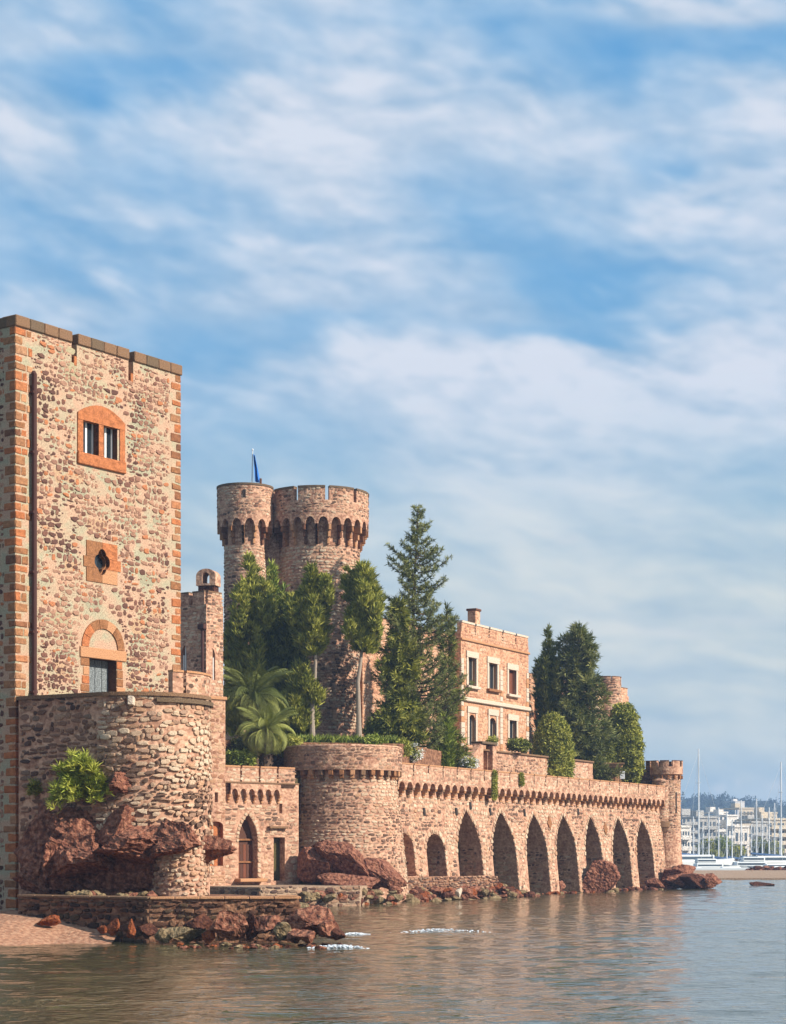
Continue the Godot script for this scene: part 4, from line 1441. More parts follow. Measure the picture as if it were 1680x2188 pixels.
func keep() -> void:
	var t := thing("round_keep", "twin round keep with a ring of corbelled arches and slit parapet", "keep", Vector3(-6.5, 9.5, -138))
	var towers := [[681.0, 138.0, 2.92, 0.63, 24.5, 25.85, 26.35, 27.5, 28.36, 24, 10], [524.0, 136.2, 1.45, 0.5, 24.5, 25.7, 26.2, 27.6, 28.5, 13, 0]]
	for k in 2:
		var q: Array = towers[k]
		var x: float = (q[0] - CENTRE) / FOCAL * q[1]
		var c := Vector3(x, 0, -q[1])
		var r: float = q[2]
		var f := Face.new().ring(x, q[1], r)
		var mb := MB.new()
		var foot := r * 0.97
		mb.lathe(c, [Vector2(foot + 0.35, 8.0), Vector2(foot + 0.3, 11.5), Vector2(foot + 0.02, 11.6), Vector2(foot, 13.0), Vector2(r, 24.0), Vector2(r, q[7]), Vector2(0.01, q[7])], 72)
		part("shaft", mb, M.wall, t)
		machicolation(t, f, 0.0, q[9], TAU * r / q[9], q[4], q[5], q[6], q[7], q[3], 0.2, M.wall, [M.tan, M.peach, M.brown])
		var ro: float = r + q[3]
		var rf := Face.new().ring(x, q[1], ro)
		if q[10] > 0:
			merlons(t, rf, deg_to_rad(-24.0) * ro, q[10], TAU * ro / q[10], 0.3, q[7], q[8], 0.0, 0.4, M.wall, M.coping_grey, 0.14, 0.05)
		else:
			var pm := MB.new()
			pm.lathe(c, [Vector2(ro, q[7]), Vector2(ro, q[8]), Vector2(ro - 0.4, q[8]), Vector2(ro - 0.4, q[7])], 48)
			part("parapet", pm, M.wall, t)
			var cm := MB.new()
			cm.lathe(c, [Vector2(ro - 0.44, q[8]), Vector2(ro + 0.05, q[8]), Vector2(ro + 0.05, q[8] + 0.14), Vector2(ro - 0.44, q[8] + 0.14), Vector2(ro - 0.44, q[8])], 48)
			part("coping", cm, M.coping_grey, t)
		var list := []
		rubble(t, f, -r * 1.75, r * 1.9, 11.7, 24.5, {"w": [0.2, 0.5], "h": [0.15, 0.27], "cover": 0.9, "patch": 0.2, "deep": 0.045, "gap": 0.035, "tones": pal.wall, "into": list})
		rubble(t, rf, -ro * 1.75, ro * 1.9, q[6] + 0.25, q[8] - 0.05, {"w": [0.2, 0.46], "h": [0.14, 0.25], "cover": 0.8, "patch": 0.2, "deep": 0.035, "gap": 0.035, "tones": pal.wall, "skip": func(u: float, v: float) -> bool: return q[10] > 0 and v > q[7] - 0.1 and absf(fposmod(u - deg_to_rad(-24.0) * ro + 0.3, TAU * ro / 10.0) - 0.3) < 0.16, "into": list})
		lay(t, list, pal.wall, 210 if k == 0 else 90)
	# small window in the shaft, a slit in the stair turret, and the link between the two
	var x0 := (681.0 - CENTRE) / FOCAL * 138.0
	var bf := Face.new().ring(x0, 138.0, 2.9)
	var wm := MB.new()
	var wu := -asin(76.0 / 88.0) * 2.9
	for s in [[-0.42, -0.28, -0.5, 0.5], [0.28, 0.42, -0.5, 0.5], [-0.28, 0.28, 0.36, 0.5], [-0.28, 0.28, -0.5, -0.36]]:
		wm.slab(bf, rect(wu + s[0], wu + s[1], 21.4 + s[2], 21.4 + s[3]), -0.2, 0.08)
	var wn := part("window", wm, M.coping_grey, t)
	var gm := MB.new()
	gm.slab(bf, rect(wu - 0.28, wu + 0.28, 21.04, 21.76), -0.1, 0.02)
	part("pane", gm, M.glass, wn)
	var x1 := (524.0 - CENTRE) / FOCAL * 136.2
	var link := MB.new()
	link.prism(PackedVector2Array([Vector2(x1, 136.6), Vector2(x0, 137.4), Vector2(x0, 139.0), Vector2(x1, 138.0)]), 9.0, 27.4)
	part("link_wall", link, M.wall, t)
	var sf := Face.new().ring(x1, 136.2, 1.95)
	var sm := MB.new()
	sm.block(Transform3D(sf.frame(0.1), sf.at(0.1, 27.9, 0.0)), Vector3(0.09, 0.26, 0.05), 0.01)
	part("slit", sm, M.iron, t)
	var cap := MB.new()
	cap.block(Transform3D(Basis(), Vector3(x1 + 1.1, 28.95, -136.0)), Vector3(0.08, 0.3, 0.08), 0.03)
	part("vent_pipe", cap, M.brown, t)
	# flag
	var fl := thing("flagpole", "thin white pole with a limp blue flag on the keep", "flag", Vector3(x1 + 0.45, 27.6, -136.2))
	var pm := MB.new()
	var ft := at_px(540.0, 962.0, 136.2)
	pm.tube([fl.position, Vector3(ft.x, ft.y, ft.z)], [0.05, 0.035], 8)
	part("pole", pm, M.metal, fl)
	var knob := MB.new()
	knob.lathe(Vector3(ft.x, 0, ft.z), [Vector2(0.01, ft.y - 0.05), Vector2(0.07, ft.y), Vector2(0.07, ft.y + 0.06), Vector2(0.01, ft.y + 0.12)], 10)
	part("knob", knob, M.metal, fl)
	var cl := MB.new()
	var prev := []
	for i in 15:
		var f := i / 14.0
		var y := lerpf(ft.y - 0.25, ft.y - 2.2, f)
		var row := []
		for j in 7:
			var g := j / 6.0
			row.append(Vector3(ft.x + 0.05 + g * (0.12 + 0.28 * f) + 0.12 * f, y - g * 0.12, ft.z + sin(g * 9.0 + f * 2.0) * 0.13))
		if i > 0:
			for j in 6:
				cl.quad(prev[j], row[j], row[j + 1], prev[j + 1])
		prev = row
	part("flag", cl, M.flag, fl)


func chapel_block() -> void:
	# the crenellated wing seen between the square tower and the keep
	var t := thing("chapel_wing", "shaded crenellated wing with pointed windows behind the square tower", "building", Vector3(-12.5, 8.5, -120))
	var zc := 119.0
	var xc := (441.0 - CENTRE) / FOCAL * zc
	var f := Face.new().flat(xc, zc, 0.574, 0.819)
	var g := Face.new().flat(xc - 0.819 * 7.0, zc + 0.574 * 7.0, 0.819, -0.574)
	var top := 3.0 + (1824.0 - 1290.0) / FOCAL * zc
	var wa := arch(5.02, 5.42, top - 4.4, top - 3.0, top - 2.4)
	csg_wall(t, "shaded_wall", g, rect(0, 7.0, 9.0, top), 0.6, [[wa, 0.3, M.wall]], M.wall)
	var wb := arch(0.25, 0.85, top - 4.6, top - 3.2, top - 2.6)
	csg_wall(t, "sunlit_wall", f, rect(0, 1.6, 9.0, top), 0.6, [[wb, 0.3, M.wall]], M.wall)
	var o := Vector2(xc, zc)
	var tv := Vector2(0.574, 0.819)
	var bv := Vector2(-0.819, 0.574)
	var mb := MB.new()
	mb.prism(PackedVector2Array([o + tv * 0.59 + bv * 0.59, o + tv * 1.59 + bv * 0.59, o + tv * 1.59 + bv * 7.0, o + tv * 0.59 + bv * 7.0]), 9.0, top - 0.6)
	part("body", mb, M.wall, t)
	merlons(t, g, 7.0 - 4 * 1.25, 4, 1.25, 0.3, top, top + 0.75, 0.0, 0.45, M.wall, M.coping_grey, 0.08)
	merlons(t, f, 0.0, 1, 1.6, 0.3, top, top + 0.75, 0.0, 0.45, M.wall, M.coping, 0.08)
	for q in [[g, wa], [f, wb]]:
		var fr := MB.new()
		var p: PackedVector2Array = q[1]
		fr.slab(q[0], rect(p[0].x, p[0].x + 0.08, p[0].y, p[3].y - 0.1), -0.24, -0.12)
		fr.slab(q[0], rect(p[1].x - 0.08, p[1].x, p[0].y, p[3].y - 0.1), -0.24, -0.12)
		fr.slab(q[0], rect((p[0].x + p[1].x) * 0.5 - 0.03, (p[0].x + p[1].x) * 0.5 + 0.03, p[0].y, p[3].y + 0.5), -0.24, -0.12)
		var w := part("window", fr, M.white_paint, t)
		var gm := MB.new()
		gm.slab(q[0], p, -0.29, -0.26)
		part("pane", gm, M.glass, w)
	var pm := MB.new()
	pm.tube([g.at(6.78, 9, 0.1), g.at(6.78, top - 1.6, 0.1)], [0.09, 0.09], 8)
	pm.block(Transform3D(g.frame(0), g.at(6.78, top - 1.4, 0.14)), Vector3(0.26, 0.16, 0.16), 0.03)
	part("drainpipe", pm, M.pipe, t)
	rubble(t, g, 4.0, 7.0, 9.0, top, {"w": [0.2, 0.5], "h": [0.15, 0.27], "cover": 0.85, "deep": 0.03, "tones": pal.wall, "skip": inside([grown(wa, 0.15)]), "single": 80})
	rubble(t, f, 0.0, 1.6, 9.0, top + 0.7, {"w": [0.2, 0.5], "h": [0.15, 0.27], "cover": 0.85, "deep": 0.03, "tones": pal.wall, "skip": inside([grown(wb, 0.1)]), "single": 80})
	# bellcote
	var b := thing("bell_turret", "small round-headed bell turret with an open arch against the sky", "turret", Vector3.ZERO)
	var bz := 121.5
	var bx := (440.5 - CENTRE) / FOCAL * bz
	var hf := Face.new().flat(bx, bz, 0.97, -0.24)
	var y0 := 3.0 + (1824.0 - 1290.0) / FOCAL * bz - 0.5
	var ym := 3.0 + (1824.0 - 1251.0) / FOCAL * bz
	var yt := 3.0 + (1824.0 - 1215.0) / FOCAL * bz
	b.position = hf.at(0, y0, 0)
	var stem := MB.new()
	stem.slab(hf, rect(-0.52, 0.52, y0, ym), -0.9, 0.0)
	part("stem", stem, M.rock_dark, b)
	var head := csg_wall(b, "head", hf, arch(-0.64, 0.64, ym, ym + 0.6, yt, false, 12), 1.0, [[arch(-0.24, 0.24, ym + 0.12, ym + 0.55, ym + 0.82, false), 1.4]], M.wall)
	head.position += hf.n * 0.06


func house() -> void:
	var f := Face.new().flat(5.24, 150.0, 0.466, 0.885)
	var n := Vector2(0.885, -0.466)
	var t := thing("castle_house", "two-storey pink stone house with pale window surrounds and flat parapet", "house", Vector3(8.2, 10.4, -156))
	var wide := 12.9
	var top := 20.15
	var ups := [px_rect(f, 1000.0, 1017.0, 1406.0, 1466.0), px_rect(f, 1044.0, 1062.0, 1418.0, 1473.0), px_rect(f, 1086.5, 1102.5, 1432.0, 1484.0)]
	var low := [hole(f, t, 1002.0, 1016.0, 1527.0, 1592.0, 1540.0, false), hole(f, t, 1046.0, 1060.0, 1534.0, 1592.0, 1546.0, false), px_rect(f, 1088.0, 1103.0, 1540.0, 1592.0)]
	var holes := []
	for h in ups + low:
		holes.append([h, 0.4, M.peach])
	csg_wall(t, "front_wall", f, rect(0, wide, 8.0, top), 0.7, holes, M.house)
	var o := Vector2(5.24, 150.0)
	var tv := Vector2(0.466, 0.885)
	var body := MB.new()
	body.prism(PackedVector2Array([o - n * 0.699, o - n * 0.699 + tv * wide, o - n * 8.0 + tv * wide, o - n * 8.0]), 8.0, top - 0.8)
	part("body", body, M.house, t)
	for s in [0.0, wide - 0.4]:
		var pb := MB.new()
		pb.prism(PackedVector2Array([o - n * 0.699 + tv * s, o - n * 0.699 + tv * (s + 0.4), o - n * 8.0 + tv * (s + 0.4), o - n * 8.0 + tv * s]), top - 0.8, top)
		part("side_parapet", pb, M.house, t)
	merlons(t, f, 0.0, 5, wide / 5.0, 0.26, top, top + 0.72, 0.0, 0.4, M.house, M.white_stone, 0.16, 0.06)
	var ch := MB.new()
	var cu := f.u_px(1025.0)
	ch.block(Transform3D(f.frame(0), f.at(cu, top + 1.1, -0.5)), Vector3(0.42, 0.9, 0.36), 0.04)
	var chim := part("chimney", ch, M.house, t)
	var cc := MB.new()
	cc.block(Transform3D(f.frame(0), f.at(cu, top + 2.04, -0.5)), Vector3(0.5, 0.09, 0.44), 0.03)
	part("cap", cc, M.brown, chim)
	for k in 6:
		var h: PackedVector2Array = (ups + low)[k]
		var u0 := h[0].x
		var u1 := h[1].x
		var v0 := h[0].y
		var v1 := h[2].y if k < 3 or k == 5 else h[2].y + (u1 - u0) * 0.5
		var s := MB.new()
		for p in [[u0 - 0.3, u0, v0, v1 + 0.02], [u1, u1 + 0.3, v0, v1 + 0.02]]:
			s.slab(f, rect(p[0], p[1], p[2], p[3]), -0.1, 0.06)
		s.slab(f, rect(u0 - 0.36, u1 + 0.36, v1 + 0.022, v1 + 0.5), -0.1, 0.1)
		var w := part("window" if k != 3 else "door_surround", s, M.white_stone, t)
		if k < 3:
			var sl := MB.new()
			sl.block(Transform3D(f.frame(0), f.at((u0 + u1) * 0.5, v0 - 0.12, 0.1)), Vector3((u1 - u0) * 0.5 + 0.4, 0.11, 0.2), 0.03)
			part("sill", sl, M.tan if k == 1 else M.white_stone, w)
		var gm := MB.new()
		gm.slab(f, h, -0.38, -0.34)
		part("pane", gm, M.glass, w)
		for a in [0.0, 0.5, 1.0]:
			var sh := MB.new()
			var uu := lerpf(u0 + 0.06, u1 - 0.06, a)
			sh.slab(f, rect(uu - 0.05, uu + 0.05, v0, v1 - 0.05), -0.34, -0.27)
			part("bar", sh, M.wood_red if k == 2 else M.bark_pale, w)
		if k == 2:
			var sb := MB.new()
			sb.slab(f, rect(u0 + 0.5 * (u1 - u0) + 0.06, u1 - 0.1, v0, v1 - 0.1), -0.34, -0.3)
			part("shutter", sb, M.wood_red, w)
	for x in [984.0, 1071.0, 1127.0]:
		var u := f.u_px(x)
		var v := 8.4
		while v < top - 2.4:
			var q := MB.new()
			var hh := rng.randf_range(0.34, 0.5)
			var hw := rng.randf_range(0.2, 0.34) if x != 1071.0 else 0.26
			var uc := clampf(u, hw - 0.02, wide - hw + 0.02)
			q.block(Transform3D(f.frame(0), f.at(uc, v + hh * 0.5, -0.03)), Vector3(hw, hh * 0.5 - 0.01, 0.09), 0.02)
			part("quoin", q, M.white_stone if rng.randf() < 0.75 else M.peach, t)
			v += hh
	var st := MB.new()
	st.block(Transform3D(f.frame(0), f.at(wide * 0.5, f.v_px(1505.0, 6.0) + 0.05, 0.0)), Vector3(wide * 0.5 + 0.08, 0.16, 0.22), 0.05)
	part("string_course", st, M.white_stone, t)
	var co := MB.new()
	co.block(Transform3D(f.frame(0), f.at(wide * 0.5, top - 0.55, 0.0)), Vector3(wide * 0.5 + 0.05, 0.09, 0.14), 0.03)
	part("cornice", co, M.peach, t)
	var keep_off := []
	for h in ups + low:
		keep_off.append(rect(h[0].x - 0.4, h[1].x + 0.4, h[0].y - 0.3, f.v_px(1395.0, h[0].x) if h[0].y > 14.0 else h[0].y + 3.4))
	rubble(t, f, 0.05, wide - 0.05, 8.6, top + 0.6, {"w": [0.26, 0.6], "h": [0.18, 0.3], "cover": 0.8, "deep": 0.025, "gap": 0.03, "tones": pal.house, "skip": inside(keep_off), "single": 300})
	# the set-back wing that joins the house to the keep
	var g := Face.new().flat(-2.16, 138.0, 0.466, 0.885)
	var w := thing("castle_wing", "plain stone wing behind the pines linking keep and house", "building", Vector3(1.0, 10.4, -145))
	var wm := MB.new()
	var p := Vector2(-2.16, 138.0)
	wm.prism(PackedVector2Array([p, p + tv * 14.2, p + tv * 14.2 - n * 7.0, p - n * 7.0]), 8.0, 19.4)
	part("walls", wm, M.house, w)
	merlons(w, g, 0.0, 6, 2.36, 0.16, 19.4, 20.0, 0.0, 0.4, M.house, M.coping, 0.08)
	rubble(w, g, 0.05, 14.2, 9.0, 19.9, {"w": [0.26, 0.6], "h": [0.18, 0.3], "cover": 0.8, "deep": 0.025, "tones": pal.house, "single": 100})
	# terrace in front
	var tf := Face.new().flat(4.3, 136.8, 0.466, 0.885)
	var tw := thing("terrace_wall", "stone terrace wall with dark niche and steps below the house", "wall", Vector3(8.5, 7.6, -146))
	var nic := px_rect(tf, 1025.0, 1042.0, 1596.0, 1648.0)
	csg_wall(tw, "wall", tf, rect(2.2, 26.0, 7.0, 10.45), 0.8, [[nic, 0.5, M.wall]], M.wall)
	var cp := MB.new()
	cp.block(Transform3D(tf.frame(0), tf.at(14.0, 10.52, -0.35)), Vector3(12.0, 0.07, 0.5), 0.03)
	part("coping", cp, M.coping, tw)
	for x in [1019.0, 1047.0]:
		var pb := MB.new()
		var u := tf.u_px(x)
		pb.block(Transform3D(tf.frame(0), tf.at(u, 9.2, 0.1)), Vector3(0.3, 1.7, 0.3), 0.04)
		part("pillar", pb, M.wall, tw)
	var pc := MB.new()
	pc.block(Transform3D(tf.frame(0), tf.at(tf.u_px(1033.0), 11.0, 0.1)), Vector3(1.3, 0.09, 0.45), 0.03)
	part("pillar_slab", pc, M.coping_grey, tw)
	var ramp := MB.new()
	var ru := tf.u_px(975.0)
	var re := tf.u_px(1016.0)
	ramp.slab(tf, PackedVector2Array([Vector2(ru, 7.6), Vector2(re, 7.6), Vector2(re, 10.8), Vector2(re - 0.2, 10.8), Vector2(ru, 8.9)]), 0.0, 0.5)
	part("stair_wall", ramp, M.wall, tw)
	rubble(tw, tf, 2.3, 25.0, 7.8, 10.3, {"w": [0.26, 0.56], "h": [0.18, 0.3], "cover": 0.85, "deep": 0.03, "tones": pal.wall, "skip": inside([grown(nic, 0.1)]), "single": 100})
	var pots := [[1003.0, 1590.0, 0.0], [1056.0, 1594.0, 0.0], [1122.0, 1598.0, 0.0]]
	for k in 2:
		var u := tf.u_px([1062.0, 1130.0][k])
		var tb := thing("garden_planter", ["dark planter on the terrace wall below the middle window", "dark planter at the right end of the terrace by the round bush"][k], "planter", tf.at(u, 10.6, -0.4))
		var m := MB.new()
		m.lathe(tb.position, [Vector2(0.22, 0.0), Vector2(0.34, 0.5), Vector2(0.38, 0.56), Vector2(0.3, 0.56), Vector2(0.01, 0.5)], 14)
		part("pot", m, M.iron, tb)
		var l := MB.new()
		for i in 30:
			add_tuft(l, "leafy", tb.position + Vector3(rng.randf_range(-0.3, 0.3), rng.randf_range(0.55, 0.9), rng.randf_range(-0.3, 0.3)), Vector3.UP, 0.7, green_mid)
		part("foliage", l, M.leaf, tb)
	# buildings at the right, behind the trees
	var rb := thing("rear_building", "lower crenellated stone building with pointed window right of the house", "building", Vector3(12.5, 9, -166))
	var rf := Face.new().flat((1128.0 - CENTRE) / FOCAL * 166.0, 166.0, 0.5, 0.866)
	var rtop := 17.7
	var pw := arch(rf.u_px(1142.0), rf.u_px(1149.0), rf.v_px(1548.0, 2.0), rf.v_px(1505.0, 2.0), rf.v_px(1492.0, 2.0))
	csg_wall(rb, "front_wall", rf, rect(0, 5.0, 8.0, rtop), 0.6, [[pw, 0.4, M.wall]], M.house)
	var rbm := MB.new()
	var ro := Vector2(rf.o.x, 166.0)
	var rt := Vector2(0.5, 0.866)
	var rn := Vector2(0.866, -0.5)
	rbm.prism(PackedVector2Array([ro - rn * 0.599, ro - rn * 0.599 + rt * 22.0, ro - rn * 6.0 + rt * 22.0, ro - rn * 6.0]), 8.0, rtop - 0.5)
	rbm.prism(PackedVector2Array([ro + rt * 4.4 + rn * 1.2, ro + rt * 19.0 + rn * 1.2, ro + rt * 19.0 - rn * 0.5, ro + rt * 4.4 - rn * 0.5]), 8.0, rtop)
	part("body", rbm, M.house, rb)
	merlons(rb, rf, 0.0, 3, 1.5, 0.2, rtop, rtop + 0.7, 0.0, 0.4, M.house, M.coping, 0.06)
	var rf2 := Face.new().flat((ro + rt * 4.4 + rn * 1.2).x, (ro + rt * 4.4 + rn * 1.2).y, 0.5, 0.866)
	merlons(rb, rf2, 0.0, 8, 1.8, 0.2, rtop, rtop + 0.7, 0.0, 0.4, M.house, M.coping, 0.06)
	rubble(rb, rf, 0.0, 4.4, 9.0, rtop + 0.6, {"w": [0.26, 0.56], "h": [0.18, 0.3], "cover": 0.85, "deep": 0.03, "tones": pal.wall, "skip": inside([grown(pw, 0.1)]), "single": 60})
	rubble(rb, rf2, 0.0, 14.0, 9.0, rtop + 0.6, {"w": [0.26, 0.56], "h": [0.18, 0.3], "cover": 0.85, "deep": 0.03, "tones": pal.wall, "single": 60})
	var rl := Face.new().flat((ro + rt * 4.4).x, (ro + rt * 4.4).y, 0.866, -0.5)
	rubble(rb, rl, 0.0, 1.2, 9.0, rtop, {"w": [0.2, 0.4], "h": [0.18, 0.3], "cover": 0.9, "deep": 0.03, "tones": pal.old_shaded, "single": 0})  # return face turned from the sun: shade put into darker stone tones
	var tz := 178.0
	var tx := (1297.0 - CENTRE) / FOCAL * tz
	var rtw := thing("far_round_tower", "round crenellated tower end showing right of the big pine", "tower", Vector3(tx, 8, -tz))
	var rm := MB.new()
	rm.lathe(Vector3(tx, 0, -tz), [Vector2(1.32, 7.0), Vector2(1.28, 18.4), Vector2(0.01, 18.4)], 36)
	part("shaft", rm, M.wall, rtw)
	var rr := Face.new().ring(tx, tz, 1.3)
	merlons(rtw, rr, 0.3, 7, TAU * 1.3 / 7.0, 0.16, 18.4, 19.1, 0.0, 0.3, M.wall, M.coping, 0.06)
	rubble(rtw, rr, -1.9, 2.2, 9.0, 19.0, {"w": [0.26, 0.5], "h": [0.18, 0.3], "cover": 0.85, "deep": 0.03, "tones": pal.wall, "single": 60})
	# open shelter behind the parapet
	var sz := 163.0
	var s := thing("garden_shelter", "open stone shelter with dark interior behind the sea wall parapet", "shelter", at_px(1290.0, 1668.0, sz))
	for x in [1246.0, 1262.0, 1318.0]:
		var m := MB.new()
		var p2 := at_px(x, 1660.0, sz)
		m.block(Transform3D(Basis(), Vector3(p2.x, 9.0, p2.z)), Vector3(0.17, 1.3, 0.17), 0.03)
		part("post", m, M.peach, s)
	var bm := MB.new()
	var p3 := at_px(1285.0, 1636.0, sz)
	bm.block(Transform3D(Basis(), Vector3(p3.x, 10.35, p3.z)), Vector3(1.75, 0.12, 0.35), 0.03)
	part("lintel", bm, M.peach, s)
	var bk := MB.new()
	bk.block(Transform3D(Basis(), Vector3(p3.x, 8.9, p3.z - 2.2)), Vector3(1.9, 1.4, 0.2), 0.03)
	part("back_wall", bk, M.old_shaded_wall, s)
	var rfm := MB.new()
	rfm.block(Transform3D(Basis(), Vector3(p3.x, 10.54, p3.z - 1.0)), Vector3(1.9, 0.07, 1.5), 0.02)
	part("roof", rfm, M.coping, s)
	var sg := MB.new()
	var q3 := at_px(1330.0, 1656.0, 162.0)
	var board := thing("blue_board", "small pale blue board at the foot of the right bushy tree", "sign", q3 - Vector3(0, 0.4, 0))
	sg.block(Transform3D(Basis(), q3), Vector3(0.2, 0.32, 0.03), 0.01)
	part("panel", sg, M.metal, board)
	var sgp := MB.new()
	sgp.tube([q3 - Vector3(0, 1.4, 0.05), q3 - Vector3(0, 0.2, 0.05)], [0.03, 0.03], 6)
	part("post", sgp, M.iron, board)


# ---------------------------------------------------------------- ground, sea and shore
func ground() -> void:
	var sea := MB.new()
	# broad low swell near the shore, flat beyond
	var x0 := -60.0
	var z0 := 18.0
	var step := 0.45
	var nx := 300
	var h := func(x: float, z: float) -> float:
		var edge := minf(minf(x + 60.0, 75.0 - x), minf(z - 18.0, 235.0 - z))
		var fine := clampf((110.0 - z) / 40.0, 0.0, 1.0)
		return (lump.get_noise_2d(x * 14.0, z * 30.0) * 0.035 + lump.get_noise_2d(x * 26.0 + 300.0, z * 64.0) * 0.03 + (lump.get_noise_2d(x * 48.0 + 70.0, z * 100.0) * 0.02 if fine > 0.0 else 0.0) * fine) * clampf(edge * 0.2, 0.0, 1.0)
	var rows := []
	var zs := [z0]
	while zs[-1] < 234.9:
		zs.append(minf(zs[-1] + (0.28 if zs[-1] < 95.0 else 0.7), 235.0))
	for z in zs:
		var r := PackedVector3Array()
		for j in nx + 1:
			var x := x0 + j * step
			r.append(Vector3(x, h.call(x, z), -z))
		rows.append(r)
	for i in zs.size() - 1:
		var p: PackedVector3Array = rows[i]
		var q: PackedVector3Array = rows[i + 1]
		for j in nx:
			sea.quad(p[j], q[j], q[j + 1], p[j + 1])
	var x1 := x0 + nx * step
	var z1 := 235.0
	for r in [[-6000.0, x0, -400.0, 6000.0], [x1, 6000.0, -400.0, 6000.0], [x0, x1, -400.0, z0], [x0, x1, z1, 6000.0]]:
		sea.quad(Vector3(r[0], 0, -r[2]), Vector3(r[0], 0, -r[3]), Vector3(r[1], 0, -r[3]), Vector3(r[1], 0, -r[2]))
	var o := put("water", smooth(sea), M.water)
	tag(o, "calm greenish sea with fine ripples", "", "", "structure")
	var low := MB.new()
	low.prism(PackedVector2Array([Vector2(-13.9, 113), Vector2(-9.6, 116), Vector2(-6.0, 118.8), Vector2(-5.0, 124.5), Vector2(-1.5, 126.5), Vector2(1.0, 128.5), Vector2(20.5, 166.5), Vector2(21.5, 190), Vector2(-34, 200), Vector2(-34, 120)]), -0.5, 7.6)
	struct("garden_ground", low, M.soil)
	var up := MB.new()
	up.prism(PackedVector2Array([Vector2(-15.0, 118), Vector2(-8.0, 123.5), Vector2(0.6, 125.6), Vector2(4.5, 138.6), Vector2(16.2, 160.6), Vector2(20, 176), Vector2(20, 195), Vector2(-33, 199), Vector2(-33, 122)]), 7.0, 10.1)
	struct("terrace_ground", up, M.old_shaded_wall)
	var lawn := MB.new()
	lawn.prism(PackedVector2Array([Vector2(-14.9, 118.2), Vector2(-8.0, 123.7), Vector2(0.4, 125.8), Vector2(4.3, 138.8), Vector2(16.0, 160.8), Vector2(19.8, 176), Vector2(19.8, 194.8), Vector2(-32.8, 198.8), Vector2(-32.8, 122.2)]), 10.05, 10.13)
	struct("lawn", lawn, M.soil)
	var quay := MB.new()
	quay.prism(PackedVector2Array([Vector2(-13.0, 113.5), Vector2(-11.3, 112.6), Vector2(-7.4, 108.8), Vector2(-5.2, 110.6), Vector2(-1.9, 112.0), Vector2(-1.4, 116), Vector2(-5.0, 120.0), Vector2(-9.0, 117.0)]), -0.5, 1.12)
	struct("path", quay, M.paving)
	var sw := thing("quay_wall", "low dark sea wall below the path to the pointed gate", "wall", Vector3(-7.4, 0, -108.8))
	for q in [[-11.3, 112.6, -7.4, 108.8], [-7.4, 108.8, -5.2, 110.6], [-5.2, 110.6, -1.9, 112.0]]:
		var qf := Face.new().flat(q[0], q[1], q[2] - q[0], q[3] - q[1])
		var ql := Vector2(q[2] - q[0], q[3] - q[1]).length()
		rubble(sw, qf, 0.0, ql, -0.1, 1.1, {"w": [0.2, 0.6], "h": [0.16, 0.32], "cover": 0.96, "deep": 0.06, "gap": 0.02, "tones": pal.old_shaded, "single": 60})
	# pier
	var t := thing("stone_pier", "low dark stone pier running along the water below the bastion", "pier", Vector3(-8.2, 0, -67))
	var plan := PackedVector2Array([Vector2(-13.3, 69), Vector2(-8.2, 65.5), Vector2(-3.2, 66), Vector2(-3.5, 68.6), Vector2(-6.2, 73.5), Vector2(-14.2, 74.2)])
	var mb := MB.new()
	mb.prism(plan, -0.5, 1.46)
	part("core", mb, M.old_shaded_wall, t)
	var fa := Face.new().flat(-13.3, 69.0, 5.1, -3.5)
	var fb := Face.new().flat(-8.2, 65.5, 5.0, 0.5)
	var fc := Face.new().flat(-3.2, 66.0, -0.11, 0.99)
	var list := []
	rubble(t, fa, 0.0, 6.18, -0.1, 1.4, {"w": [0.2, 0.56], "h": [0.14, 0.3], "cover": 0.95, "deep": 0.09, "gap": 0.03, "tones": pal.old_shaded, "into": list})
	rubble(t, fb, 0.0, 5.02, -0.1, 1.4, {"w": [0.2, 0.56], "h": [0.14, 0.3], "cover": 0.95, "deep": 0.09, "gap": 0.03, "tones": pal.old_shaded, "into": list})
	rubble(t, fc, 0.0, 2.6, -0.1, 1.4, {"w": [0.2, 0.56], "h": [0.14, 0.3], "cover": 0.95, "deep": 0.09, "gap": 0.03, "tones": pal.old_shaded, "into": list})
	lay(t, list, [lin(104, 74, 58), lin(86, 62, 50), lin(124, 90, 70), lin(72, 54, 46), lin(138, 104, 80), lin(96, 78, 60)], 300)
	for q in [[fa, 6.18, 7], [fb, 5.02, 6], [fc, 2.5, 3]]:
		for i in q[2]:
			var b := MB.new()
			var w: float = q[1] / q[2]
			b.block(Transform3D((q[0] as Face).frame(0), (q[0] as Face).at(w * (i + 0.5), 1.5, -0.3)), Vector3(w * 0.5 - 0.012, 0.045, 0.38), 0.02)
			part("coping_slab", b, M.coping if q[0] == fa else M.peach, t)
	# sand of the cove: a sheet that dips under the water
	var sand := MB.new()
	var sr := []
	for i in 40:
		var row := []
		for j in 60:
			var x := -46.0 + j * 0.62
			var shore := 62.4 + 2.3 * smoothstep(-13.4, -11.0, x) + 0.9 * smoothstep(-10.4, -8.2, x) + maxf(0.0, -14.0 - x) * -0.25
			var z := shore - 4.0 + i * 0.32
			var up2 := (z - shore) * 0.19
			if z > shore + 3.6:
				up2 = 0.69 + (z - shore - 3.6) * 0.05
			up2 -= smoothstep(-9.4, -7.6, x) * 0.5
			row.append(Vector3(x, up2 + lump.get_noise_2d(x * 30.0, z * 30.0) * 0.05, -z))
		sr.append(row)
	for i in 39:
		for j in 59:
			sand.quad(sr[i][j], sr[i + 1][j], sr[i + 1][j + 1], sr[i][j + 1])
	struct("beach", sand, M.sand, "strip of reddish sand at the foot of the pier")


